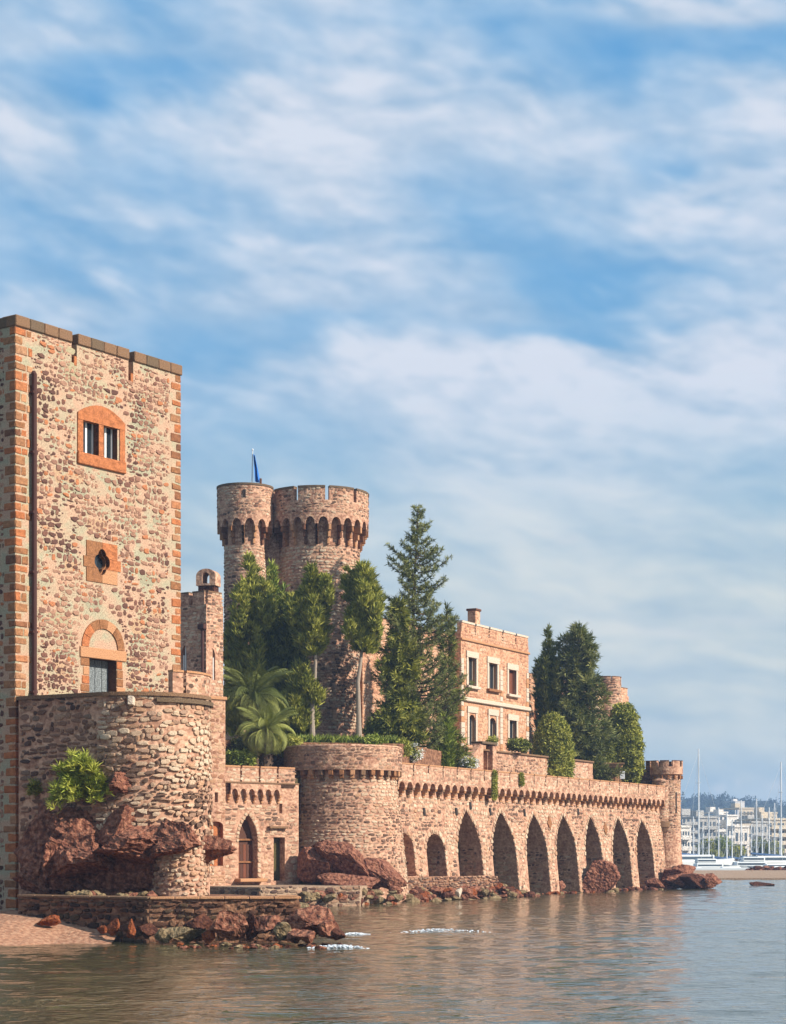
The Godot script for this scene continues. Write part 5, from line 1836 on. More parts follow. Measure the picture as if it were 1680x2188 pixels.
func smooth(mb: MB) -> ArrayMesh:
	var st := SurfaceTool.new()
	st.begin(Mesh.PRIMITIVE_TRIANGLES)
	st.set_smooth_group(0)
	var am := mb.mesh(null)
	st.append_from(am, 0, Transform3D())
	st.index()
	st.generate_normals()
	return st.commit()


func rocks() -> void:
	# the red outcrop that carries the bastion
	var t := thing("red_outcrop", "dark red overhanging rock outcrop beneath the round bastion", "rock", Vector3(-10.5, 1.4, -70))
	var faces := [[118.0, 1815.0, 72.2, 2.9, 3.9, 2.8, 11], [205.0, 1775.0, 71.0, 3.0, 2.4, 2.2, 13], [175.0, 1835.0, 70.6, 3.4, 2.4, 2.6, 17], [290.0, 1810.0, 69.6, 3.1, 1.9, 3.0, 19], [375.0, 1800.0, 69.4, 2.4, 1.5, 2.6, 23], [430.0, 1815.0, 70.3, 1.4, 1.3, 2.2, 29], [235.0, 1868.0, 70.9, 6.8, 3.0, 2.2, 31], [335.0, 1838.0, 70.1, 2.6, 1.8, 2.0, 43], [160.0, 1850.0, 71.2, 3.6, 3.0, 2.2, 47], [240.0, 1800.0, 70.5, 3.2, 2.4, 2.0, 53], [120.0, 1880.0, 71.8, 2.9, 2.0, 2.4, 37], [262.0, 1672.0, 70.4, 1.3, 1.1, 0.9, 41]]
	for q in faces:
		var mb := rock(at_px(q[0], q[1], q[2]), Vector3(q[3], q[4], q[5]) * 0.56, q[6], 22, 16, 0.2, 1.7, q[6] * 0.7)
		part("rock_face", mb, M.rock, t)
	for i in 26:
		var p := at_px(rng.randf_range(150.0, 330.0), 1908.0, 68.6)
		p.y = 1.5
		p.z -= rng.randf_range(-0.5, 0.7)
		var o := put("fallen_stone", stones_rock[i % stones_rock.size()], M.rock_pale if i % 3 else M.rock)
		o.transform = Transform3D(Basis(Vector3.UP, rng.randf() * TAU).scaled(Vector3.ONE * rng.randf_range(0.14, 0.34)), p)
		tag(o, "small fallen stone heaped on the pier under the red outcrop", "rock", "fallen stones on the pier")
	# rocks along the pier
	boulder("reddish slab tilted on the sand at the left", 107, 1966, 66.4, 0.8, 0.42, 0.6, 51, M.rock_orange, 8)
	boulder("small pale stone where the sand meets the pier", 219, 1984, 66.0, 0.36, 0.28, 0.4, 52, M.rock_orange, 6)
	boulder("narrow leaning orange stone at the edge of the sand", 246, 1982, 65.4, 0.42, 0.5, 0.5, 53, M.rock_orange, 7)
	boulder("upright orange stone against the pier foot", 281, 1988, 65.2, 0.36, 0.66, 0.4, 54, M.rock_orange, 7)
	boulder("dark rounded rock right of the upright orange stone", 312, 1990, 64.8, 0.6, 0.46, 0.6, 55, M.rock_dark, 7)
	boulder("squat greenish brown rock left of the flat ledge", 350, 1998, 64.2, 0.5, 0.42, 0.5, 56, M.rock_pale, 7)
	boulder("long flat yellowish ledge at the pier foot", 392, 1996, 64.3, 1.5, 0.5, 0.9, 57, M.rock_pale, 10)
	boulder("low black wet rock behind the flat ledge", 430, 1984, 64.6, 0.95, 0.85, 0.9, 58, M.rock_dark, 9)
	boulder("small orange stone wedged beside the biggest boulder", 449, 1998, 63.8, 0.4, 0.5, 0.4, 59, M.rock_orange, 7)
	boulder("biggest smooth brown boulder in the middle of the pier foot", 489, 1981, 63.8, 1.0, 0.98, 0.9, 60, M.rock, 12)
	boulder("tall narrow dark rock between the two large boulders", 541, 1984, 64.0, 0.5, 0.95, 0.6, 61, M.rock_dark, 8)
	boulder("large angular reddish boulder right of the dark gap", 574, 1974, 64.0, 0.8, 0.85, 0.8, 62, M.rock, 10)
	boulder("pale olive rock in front of the angular boulder", 600, 1990, 63.2, 0.7, 0.5, 0.6, 63, M.rock_pale, 8)
	boulder("flat brown rock at the water right of the olive one", 630, 1998, 62.9, 0.8, 0.4, 0.7, 64, M.rock, 8)
	boulder("lumpy red outcrop ending the pier in the water", 660, 1972, 63.6, 1.3, 1.0, 1.2, 65, M.rock, 16)
	boulder("rightmost red rock of the pier outcrop, washed by foam", 700, 1986, 63.0, 0.95, 0.75, 0.9, 66, M.rock, 12)
	boulder("low red rock in front of the end outcrop", 652, 2000, 62.4, 0.9, 0.46, 0.8, 67, M.rock, 9)
	boulder("small dark rock at the tip of the outcrop", 725, 1996, 62.8, 0.45, 0.4, 0.5, 68, M.rock_dark, 7)
	for i in 70:
		var z := rng.randf_range(61.2, 63.4)
		var p := at_px(rng.randf_range(372.0, 735.0), 2000.0, z)
		p.y = rng.randf_range(-0.02, 0.06)
		var o := put("cobble", stones_rock[i % stones_rock.size()], [M.rock, M.rock_dark, M.rock_pale, M.rock_orange][rng.randi() % 4])
		o.transform = Transform3D(Basis(Vector3.UP, rng.randf() * TAU).scaled(Vector3(1, 0.7, 1) * rng.randf_range(0.06, 0.2)), p)
		tag(o, "wet cobble at the water line in front of the pier boulders", "rock", "cobbles at the pier water line")
	# around the gate path and the corner tower
	boulder("huge slanting red rock against the round corner tower", 728, 1842, 118.0, 4.6, 2.7, 3.6, 171, M.rock, 28, "", 0.3, "boulder", -0.42)
	boulder("left shoulder of red rock beside the gate doorway", 668, 1850, 117.4, 2.0, 2.9, 2.4, 72, M.rock, 18)
	boulder("lower right spur of red rock reaching the first arch", 822, 1874, 117.8, 3.2, 1.5, 2.4, 73, M.rock, 16, "", 0.0, "boulder", -0.35)
	boulder("long low red ledge under the slanting rock", 745, 1884, 115.8, 3.6, 0.9, 1.8, 74, M.rock, 14)
	boulder("big red rock standing in the water before the seventh arch", 1282, 1881, 151.0, 3.0, 2.4, 2.4, 175, M.rock, 20, "", 0.5)
	boulder("small red rock at the foot of a pier left of the big arch rock", 1188, 1896, 147.5, 1.1, 1.0, 1.1, 76, M.rock, 10)
	boulder("low rock ledge under the end turret", 1440, 1878, 165.5, 2.6, 1.5, 2.4, 77, M.rock, 14)
	boulder("dark hollowed rock right of the end turret", 1483, 1879, 163.5, 2.2, 1.3, 2.0, 78, M.rock_dark, 14)
	boulder("outermost rock of the point beyond the turret", 1520, 1878, 163.5, 1.5, 1.1, 1.6, 79, M.rock, 12)
	boulder("brown rock joining turret ledge and last pier", 1400, 1890, 163.0, 1.5, 0.8, 1.5, 80, M.rock, 12)
	boulder("broad low rock shelf running out from the turret foot", 1470, 1885, 164.5, 4.6, 1.3, 2.6, 181, M.rock, 18, "", 0.1)
	boulder("rubbly rock hump between turret and the dark hollowed rock", 1462, 1866, 166.5, 2.6, 1.2, 1.8, 182, M.rock, 14, "", 0.8)
	boulder("flat black rock awash in open water at the right", 1628, 1891, 182.0, 2.3, 0.55, 1.1, 81, M.rock_dark, 10)
	boulder("tiny black rock tip left of the awash rock", 1606, 1894, 184.0, 0.5, 0.2, 0.4, 82, M.rock_dark, 5)
	boulder("pale white stone at the edge of the path rocks", 672, 1913, 112.4, 0.7, 0.5, 0.6, 83, M.white_stone, 7)
	boulder("pale stone below the second arch", 980, 1908, 124.0, 0.5, 0.75, 0.5, 84, M.white_stone, 7)
	for i in 190:
		var u := rng.randf_range(-4.5, 16.0) if i < 105 else rng.randf_range(11.0, 48.5)
		var out := rng.randf_range(0.7, 3.6) if i < 105 else rng.randf_range(0.6, 1.9)
		var p := Vector3(0.15, 0, -124.8) + Vector3(0.47, 0, -0.883) * u + Vector3(0.883, 0, 0.47) * out
		var s := rng.randf_range(0.22, 0.62) * (1.0 if i < 105 else 0.85)
		p.y = maxf(0.0, 1.3 - out * 0.4) * (0.75 if i < 105 else 0.0) + rng.randf_range(-0.1, 0.1)
		var o := put("shore_rock", stones_rock[i % stones_rock.size()], [M.rock, M.rock, M.rock_orange, M.rock_dark, M.rock_pale][rng.randi() % 5])
		o.transform = Transform3D(Basis(Vector3.UP, rng.randf() * TAU).scaled(Vector3(1.0, 0.8, 1.0) * s), p)
		tag(o, "loose reddish rock tumbled along the foot of the sea wall arches", "rock", "rocks along the foot of the sea wall")
	for i in 60:
		var p := at_px(rng.randf_range(640.0, 850.0), 1900.0, 112.0)
		p.z = -lerpf(110.6, 116.5, clampf((p.x + 5.2) / 5.0, 0.0, 1.0)) + rng.randf_range(-0.8, 1.6)
		p.y = rng.randf_range(-0.1, 0.75)
		var o := put("shore_rock", stones_rock[i % stones_rock.size()], [M.rock, M.rock_orange, M.rock_dark, M.rock_pale][rng.randi() % 4])
		o.transform = Transform3D(Basis(Vector3.UP, rng.randf() * TAU).scaled(Vector3(1.0, 0.8, 1.0) * rng.randf_range(0.2, 0.6)), p)
		tag(o, "loose rock below the edge of the gate path", "rock", "rocks below the gate path")
	# breaking ripples
	for q in [[945.0, 1992.0, 74.5, 1.35, 0.3, 91, "white breaking ripple in the middle of the cove"], [722.0, 2022.0, 62.0, 0.75, 0.24, 92, "white foam washing the tip of the pier rocks"], [760.0, 1996.0, 72.0, 0.5, 0.16, 93, "thin streak of foam between the pier tip and the breaking ripple"]]:
		var p := at_px(q[0], q[1], q[2])
		var f := MB.new()
		for i in 200:
			var a := clampf(rng.randfn() * 0.45, -1.2, 1.2)
			var r: float = q[4] * (1.0 - a * a) + 0.05
			var c := Vector3(p.x + a * q[3] * 1.25, rng.randf_range(-0.02, 0.0 + 0.32 * r), p.z + rng.randf_range(-r, r) + a * a * 0.4)
			f.v.append_array(Transform3D(Basis(Vector3.UP, rng.randf() * TAU).scaled(Vector3(1.3, 0.8, 1.0) * rng.randf_range(0.012, 0.055)), c) * rock_soup[i % rock_soup.size()])
		var o := put("foam", f.mesh(M.foam), M.foam)
		tag(o, q[6], "", "", "stuff")


var stones_rock := []
var rock_soup := []


func plants() -> void:
	var spire := [1.0, 1.0, 0.98, 0.94, 0.86, 0.76, 0.64, 0.5, 0.34, 0.18, 0.05]
	var flame := [0.4, 0.8, 1.0, 1.0, 0.95, 0.86, 0.76, 0.64, 0.5, 0.34, 0.1]
	var y := func(py: float, z: float) -> float: return EYE + (HORIZON - py) / FOCAL * z
	var gx := func(x: float, gy: float, z: float) -> Vector3: return Vector3((x - CENTRE) / FOCAL * z, gy, -z)
	cypress("dark pointed cypress left of the keep, tallest of the clump", gx.call(533, 10.1, 129.0), 10.8, y.call(1196.0, 129.0), 1.55, spire, 1900, green_mid, 1, M.bark)
	cypress("lighter ragged cypress right behind the tallest one", gx.call(583, 10.1, 131.5), 10.8, y.call(1212.0, 131.5), 1.35, spire, 1500, green_light_mid, 2, M.bark, "", 0.42)
	cypress("broad dark cypress filling the middle of the clump", gx.call(612, 10.1, 130.0), 10.8, y.call(1275.0, 130.0), 1.5, spire, 1700, green_dark, 3, M.bark)
	cypress("cypress with bare white trunk in front of the keep", gx.call(668, 10.0, 127.0), y.call(1402.0, 127.0), y.call(1216.0, 127.0), 1.3, [0.25, 0.75, 1.0, 0.98, 0.86, 0.84, 0.78, 0.66, 0.5, 0.3, 0.06], 1300, green_mid, 4, M.bark_pale, "", 0.36)
	cypress("round low cypress bush between palm and white trunk", gx.call(640, 10.0, 127.5), y.call(1575.0, 127.5), y.call(1425.0, 127.5), 1.2, [0.4, 0.8, 1.0, 1.0, 0.95, 0.9, 0.8, 0.7, 0.5, 0.3, 0.05], 1100, green_mid, 5, M.bark)
	cypress("bare-trunked cypress at the right edge of the keep", gx.call(768, 10.0, 127.0), y.call(1396.0, 127.0), y.call(1204.0, 127.0), 1.28, [0.5, 1.0, 0.9, 0.78, 0.74, 0.78, 0.74, 0.66, 0.52, 0.34, 0.1], 1300, green_mid, 6, M.bark_pale, "", 0.4, Vector3(0.3, 0, 0))
	cypress("clipped narrow light green cypress by the terrace steps", gx.call(949, 7.6, 135.5), 7.6, y.call(1535.0, 135.5), 0.68, [0.9, 1.0, 1.0, 1.0, 0.96, 0.94, 0.9, 0.84, 0.7, 0.5, 0.2], 900, green_light_mid, 8, M.bark, "", 0.12)
	cypress("slim pointed cypress left of the big pine by the house", gx.call(1172, 10.0, 163.3), 10.4, y.call(1338.0, 163.3), 1.3, spire, 1300, green_dark, 9, M.bark)
	conifer("bushy_pine", "dense bushy pine between the keep and the tallest tree", gx.call(853, 10.0, 132.0), 10.8, y.call(1283.0, 132.0), func(f: float, _d: Vector3) -> float: return 2.25 * pow(1.0 - f, 0.5) * (0.75 + 0.25 * sin(f * 14.0)), 0.3, 7, 0.12, 0.22, "spray", 0.95, 0.17, 0.1, green_mid, 21)
	var tall := [3.0, 3.5, 3.2, 2.8, 2.4, 2.3, 2.3, 2.2, 1.6, 1.1, 0.35]
	conifer("tall_pine", "tallest tree, thin-topped conifer with upcurved whorled branches", gx.call(893, 7.7, 133.0), 10.2, y.call(1085.0, 133.0), func(f: float, d: Vector3) -> float: return 1.12 * lerpf(tall[int(f * 9.99)], tall[mini(int(f * 9.99) + 1, 10)], fmod(f * 9.99, 1.0)) * (0.8 + 0.3 * sin(f * 23.0 + d.x * 4.0)), 0.56, 6, 0.55, 0.12, "needle", 0.9, 0.1, 0.2, green_pine, 22, 0.26)
	conifer("dark_pine", "dark drooping conifer between the tallest tree and the house", gx.call(955, 7.7, 136.5), 9.0, y.call(1296.0, 136.5), func(f: float, _d: Vector3) -> float: return 1.5 * pow(1.0 - f, 0.6) * (0.8 + 0.3 * sin(f * 17.0)), 0.4, 6, 0.2, 0.25, "spray", 0.85, 0.19, 0.15, green_dark, 23)
	conifer("spreading_pine", "large dark pine with layered boughs right of the house", gx.call(1236, 8.6, 163.0), 9.6, y.call(1338.0, 163.0), func(f: float, d: Vector3) -> float: return 3.4 * (0.25 + 0.75 * pow(1.0 - f, 0.75)) * (0.62 + 0.5 * absf(sin(f * 11.0 + d.x * 1.7 + d.z))) if f < 0.96 else 0.4, 0.42, 7, 0.1, 0.12, "spray", 1.15, 0.2, 0.15, green_pine, 24, 0.3)
	var t := thing("round_bush", "clipped rounded topiary bush by the terrace right of the house", "bush", gx.call(1182, 7.6, 153.0))
	var mb := MB.new()
	trunk(t, t.position, 9.0, 0.16, 0.1, M.bark)
	dense_crown(mb, t.position, 7.8, y.call(1528.0, 153.0), 1.58, [0.8, 0.95, 1.0, 1.02, 1.02, 1.0, 0.97, 0.9, 0.78, 0.6, 0.2], 2600, "leafy", 0.72, green_mid, 0.4, 31, 0.06)
	crown_part(t, mb)
	t = thing("broadleaf_tree", "rightmost bushy green tree before the end turret", "tree", gx.call(1332, 8.0, 167.0))
	mb = MB.new()
	trunk(t, t.position, 12.0, 0.2, 0.08, M.bark)
	dense_crown(mb, t.position, 8.6, y.call(1508.0, 167.0), 1.7, [0.6, 0.86, 1.0, 1.0, 0.96, 0.96, 0.9, 0.86, 0.76, 0.6, 0.25], 2600, "leafy", 0.9, green_mid, 0.5, 33, 0.3)
	crown_part(t, mb)
	t = thing("shaded_shrub", "dark shrub in the shade between the big pine and rightmost tree", "shrub", gx.call(1283, 8.0, 165.0))
	mb = MB.new()
	trunk(t, t.position, 10.0, 0.12, 0.06, M.bark)
	dense_crown(mb, t.position, 9.4, 13.2, 1.3, [0.5, 0.9, 1.0, 1.0, 0.8, 0.4], 900, "leafy", 0.9, green_dark, 0.5, 34, 0.3)
	crown_part(t, mb)
	palm("lush palm with arching fronds behind the gate wall, the higher one", gx.call(540, 8.6, 122.6), y.call(1500.0, 122.6), 3.3, 46, 5)
	palm("lower shaggy palm with thick trunk just above the gate wall", gx.call(568, 8.0, 120.3), y.call(1568.0, 120.3), 2.6, 40, 6)
	# bush that hangs on the bastion
	t = thing("wall_bush", "yellow-green feathery bush growing out of the bastion wall", "bush", at_px(190, 1690, 71.2))
	mb = MB.new()
	var limbs := MB.new()
	for i in 46:
		var a := rng.randf_range(-1.6, 1.6)
		var tip := at_px(180.0 + sin(a) * rng.randf_range(18, 62) + rng.randf_range(-10, 10), 1652.0 - cos(a * 1.5) * rng.randf_range(15, 62) + rng.randf_range(-5, 46), 70.6 + rng.randf_range(-0.9, 0.6))
		var s := t.position
		var bend := s.lerp(tip, 0.5) + Vector3(0, 0.12, 0.2)
		limbs.tube([s, bend, tip], [0.03, 0.02, 0.008], 5)
		for k in 34:
			var q := s.lerp(bend, k / 17.0) if k < 17 else bend.lerp(tip, (k - 17) / 16.0)
			if k > 5:
				add_tuft(mb, "wisp", q + Vector3(rng.randfn(), rng.randfn(), rng.randfn()) * 0.1, (tip - s).normalized() + Vector3.UP * 0.8, rng.randf_range(0.7, 1.2), green_light)
	part("stems", limbs, M.bark, t)
	part("foliage", mb, M.leaf, t)
	t = thing("wall_tuft", "small green tuft in the bastion wall left of the feathery bush", "plant", at_px(82, 1688, 72.4))
	mb = MB.new()
	for i in 40:
		add_tuft(mb, "wisp", t.position + Vector3(rng.randfn() * 0.16, rng.randfn() * 0.16, 0.35 + rng.randf() * 0.15), Vector3(0, 1, 0.5), 0.8, green_mid)
	part("foliage", mb, M.leaf, t)
	# grass and flowers on the corner tower and ivy on the parapet
	mb = MB.new()
	for i in 900:
		var a := rng.randf_range(-2.2, 2.0)
		var r := rng.randf_range(0.4, 3.4)
		add_tuft(mb, "grass", Vector3(-3.15 + sin(a) * r, 9.3, -122.5 + cos(a) * r), Vector3.UP, rng.randf_range(0.6, 1.2), green_light_mid)
	for i in 900:
		var u := rng.randf_range(0.0, 1.0)
		add_tuft(mb, "grass", Vector3(lerpf(-8.0, 0.4, u), 10.1, -lerpf(124.2, 126.4, u) - rng.randf() * 1.6), Vector3.UP, rng.randf_range(0.8, 1.5), green_light_mid)
	tag(put("grass", mb.mesh(M.leaf), M.leaf), "grass growing on top of the round corner tower", "", "", "stuff")
	mb = MB.new()
	for i in 260:
		add_tuft(mb, "leafy", at_px(rng.randf_range(484, 540), 1626.0, 119.5 + rng.randf() * 2.0) + Vector3(0, rng.randf_range(-0.2, 0.35), 0), Vector3.UP, 1.0, green_light_mid)
	var sh := thing("low_hedge", "low light green hedge behind the gate wall below the palms", "hedge", at_px(512, 1640, 120.0))
	part("foliage", mb, M.leaf, sh)
	var shrubs := [[795.0, 1588.0, 125.5, 0.6, 0.35, green_light_mid, "low bright green shrub on the corner tower beside the right trunk"], [855.0, 1600.0, 126.5, 0.6, 0.5, green_mid, "small green shrub at the right end of the corner tower top"], [520.0, 1598.0, 122.0, 0.8, 0.8, green_dark, "dark shrub under the left fronds of the palms"], [610.0, 1592.0, 123.5, 0.9, 0.6, green_mid, "green shrub right of the palm trunks above the wall"], [815.0, 1560.0, 131.0, 1.0, 0.9, green_dark, "dark undergrowth at the foot of the bushy pine"], [1108.0, 1592.0, 146.0, 0.8, 0.35, green_dark, "thin dark shrub along the terrace under the right window"]]
	for q in shrubs:
		var p := at_px(q[0], q[1], q[2])
		var s2 := thing("shrub", q[6], "shrub", p - Vector3(0, q[4], 0))
		mb = MB.new()
		for i in 180:
			var d := Vector3(rng.randfn(), rng.randfn() * 0.7, rng.randfn()).normalized()
			add_tuft(mb, "leafy", p + d * Vector3(q[3], q[4], q[3]) * sqrt(rng.randf()), d + Vector3.UP * 0.5, 0.9, q[5])
		part("foliage", mb, M.leaf, s2)
		var st := MB.new()
		st.tube([p - Vector3(0, q[4] + 0.2, 0), p], [0.06, 0.03], 6)
		part("stem", st, M.bark, s2)
	for q in [[878.0, 1608.0, 127.5, 0.5, "white flowering shrub behind the parapet below the bushy pine"], [1003.0, 1632.0, 135.5, 0.4, "white flowers by the foot of the terrace stair"]]:
		var p := at_px(q[0], q[1], q[2])
		var s3 := thing("flowering_shrub", q[4], "shrub", p - Vector3(0, 0.8, 0))
		mb = MB.new()
		var fm := MB.new()
		for i in 60:
			var d: Vector3 = Vector3(rng.randfn(), rng.randfn(), rng.randfn()).normalized() * q[3] * Vector3(1.6, 1, 1)
			add_tuft(mb, "leafy", p + d * rng.randf(), Vector3.UP, 0.8, green_mid)
			add_tuft(fm, "leafy", p + d, Vector3.UP, 0.5, [lin(200, 202, 204), lin(226, 224, 222)])
		part("foliage", mb, M.leaf, s3)
		part("blossom", fm, M.leaf, s3)
	var g := Face.new().flat(0.15, 124.8, 0.47, 0.883)
	for q in [[1035.0, 1.9, 320, "long trail of ivy hanging through a parapet slit of the sea wall"], [1093.0, 0.75, 130, "short ivy tuft in the parapet slit right of the long trail"]]:
		var u := g.u_px(q[0])
		var iv := thing("ivy", q[3], "ivy", g.at(u, 8.7, 0.75))
		mb = MB.new()
		for i in q[2]:
			var f := rng.randf()
			add_tuft(mb, "leafy", g.at(u + rng.randfn() * 0.1, 8.75 - f * q[1], 0.74 + rng.randf() * 0.08), Vector3(0.4, -0.6, 0.6), 0.5, green_mid)
		part("foliage", mb, M.leaf, iv)


var green_light_mid := [lin(98, 114, 48), lin(154, 162, 74)]


# ---------------------------------------------------------------- the harbour beyond
func far_house(label: String, x0: float, x1: float, ytop: float, z: float, floors: int, cols: int, m: Material, depth := 14.0) -> void:
	var a := at_px(x0, ytop, z)
	var b := at_px(x1, ytop, z)
	var t := thing("apartment_block", label, "building", Vector3((a.x + b.x) * 0.5, 1.2, -z))
	var f := Face.new().flat(a.x, z, 1.0, 0.0)
	var w := b.x - a.x
	var lean := a.x / z + 0.02
	var mb := MB.new()
	mb.prism(PackedVector2Array([Vector2(a.x, z), Vector2(b.x, z + (b.x - a.x) * 0.4), Vector2(b.x + depth * lean, z + (b.x - a.x) * 0.4 + depth), Vector2(a.x + depth * lean, z + depth)]), 1.0, a.y)
	part("walls", mb, m, t)
	f = Face.new().flat(a.x, z, 1.0, 0.4)
	w *= 1.077
	var rm := MB.new()
	rm.block(Transform3D(f.frame(0), f.at(w * 0.5, a.y + 0.2, -depth * 0.5)), Vector3(w * 0.5 + 0.3, 0.25, depth * 0.5 + 0.3), 0.05)
	rm.block(Transform3D(f.frame(0), f.at(w * rng.randf_range(0.3, 0.7), a.y + 1.2, -depth * 0.5)), Vector3(minf(1.8, w * 0.22), 0.9, 1.5), 0.05)
	part("roof", rm, m, t)
	var fh := (a.y - 1.6) / floors
	var cw := w / cols
	for i in floors:
		for j in cols:
			var u := (j + 0.5) * cw
			var v := 1.4 + i * fh + fh * 0.42
			var gm := MB.new()
			gm.slab(f, rect(u - cw * 0.27, u + cw * 0.27, v - fh * 0.24, v + fh * 0.3), -0.1, 0.05)
			part("window", gm, M.pane_far, t)
		if i > 0:
			var bm := MB.new()
			bm.block(Transform3D(f.frame(0), f.at(w * 0.5, 1.4 + i * fh, 0.5)), Vector3(w * 0.46, 0.12, 0.6), 0.03)
			bm.block(Transform3D(f.frame(0), f.at(w * 0.5, 1.4 + i * fh + 0.5, 1.05)), Vector3(w * 0.46, 0.32, 0.05), 0.02)
			part("balcony", bm, m, t)


func boat(called: String, label: String, x: float, z: float, length: float, yaw: float, mast: float, cabin: int, hull_mat: Material, flip := 1.0) -> void:
	var p := at_px(x, 1824.0, z)
	p.y = 0.0
	var t := thing(called, label, "boat", p)
	var b := Basis(Vector3.UP, yaw)
	var tx := Transform3D(b, p)
	var beam := length * 0.15
	var high := length * 0.11
	var hm := MB.new()
	var rings := []
	for i in 13:
		var f := i / 12.0
		var w := beam * (0.82 + 0.3 * f) if f < 0.45 else beam * 0.955 * pow(cos((f - 0.45) / 0.55 * PI * 0.5), 0.75)
		w = maxf(w, 0.02)
		var top := high * (1.0 + 0.35 * f * f)
		var ring := []
		for q in [[1.0, top], [0.92, top * 0.55], [0.66, -0.1], [-0.66, -0.1], [-0.92, top * 0.55], [-1.0, top]]:
			ring.append(tx * Vector3((f - 0.5) * length * flip + (0.08 * length * flip * (q[1] / top) if f > 0.7 else 0.0), q[1], q[0] * w))
		rings.append(ring)
	for i in 12:
		for j in 6:
			var k := (j + 1) % 6
			hm.quad(rings[i][j], rings[i + 1][j], rings[i + 1][k], rings[i][k])
	for j in range(1, 5):
		hm.tri(rings[0][0], rings[0][j], rings[0][j + 1])
	part("hull", hm, hull_mat, t)
	if cabin > 0:
		var cm := MB.new()
		var wm := MB.new()
		for i in cabin:
			var s := 1.0 - i * 0.26
			var c := tx * Vector3((-0.06 - i * 0.05) * length * flip, high * (1.3 + i * 0.82), 0)
			cm.block(Transform3D(b, c), Vector3(length * 0.27 * s, high * 0.4, beam * 0.72 * s), 0.12)
			wm.block(Transform3D(b, c + Vector3(0, high * 0.06, 0)), Vector3(length * 0.24 * s, high * 0.16, beam * 0.73 * s), 0.02)
		part("cabin", cm, M.hull, t)
		part("cabin_window", wm, M.pane_far, t)
	if mast > 0.0:
		var mm := MB.new()
		var foot := tx * Vector3(length * 0.06 * flip, high * 0.9, 0)
		mm.tube([foot, foot + Vector3.UP * mast], [0.16, 0.1], 8)
		for k in 2:
			var q := foot + Vector3.UP * mast * (0.45 + 0.25 * k)
			mm.tube([q - b.z * (0.9 - 0.25 * k), q + b.z * (0.9 - 0.25 * k)], [0.05, 0.05], 5)
		var m := part("mast", mm, M.metal, t)
		var sm := MB.new()
		for e in [Vector3(0.52, 1.25, 0), Vector3(-0.48, 1.0, 0), Vector3(0.0, 1.0, 0.13), Vector3(0.0, 1.0, -0.13)]:
			sm.tube([tx * Vector3(e.x * length * flip, high * e.y, e.z * length), foot + Vector3.UP * mast * 0.97], [0.02, 0.02], 4)
		part("rigging", sm, M.metal, m)
		var bm := MB.new()
		bm.tube([foot + Vector3.UP * 1.2, tx * Vector3(-0.36 * length * flip, high + 1.5, 0)], [0.22, 0.18], 8)
		part("furled_sail", bm, M.canvas, m)


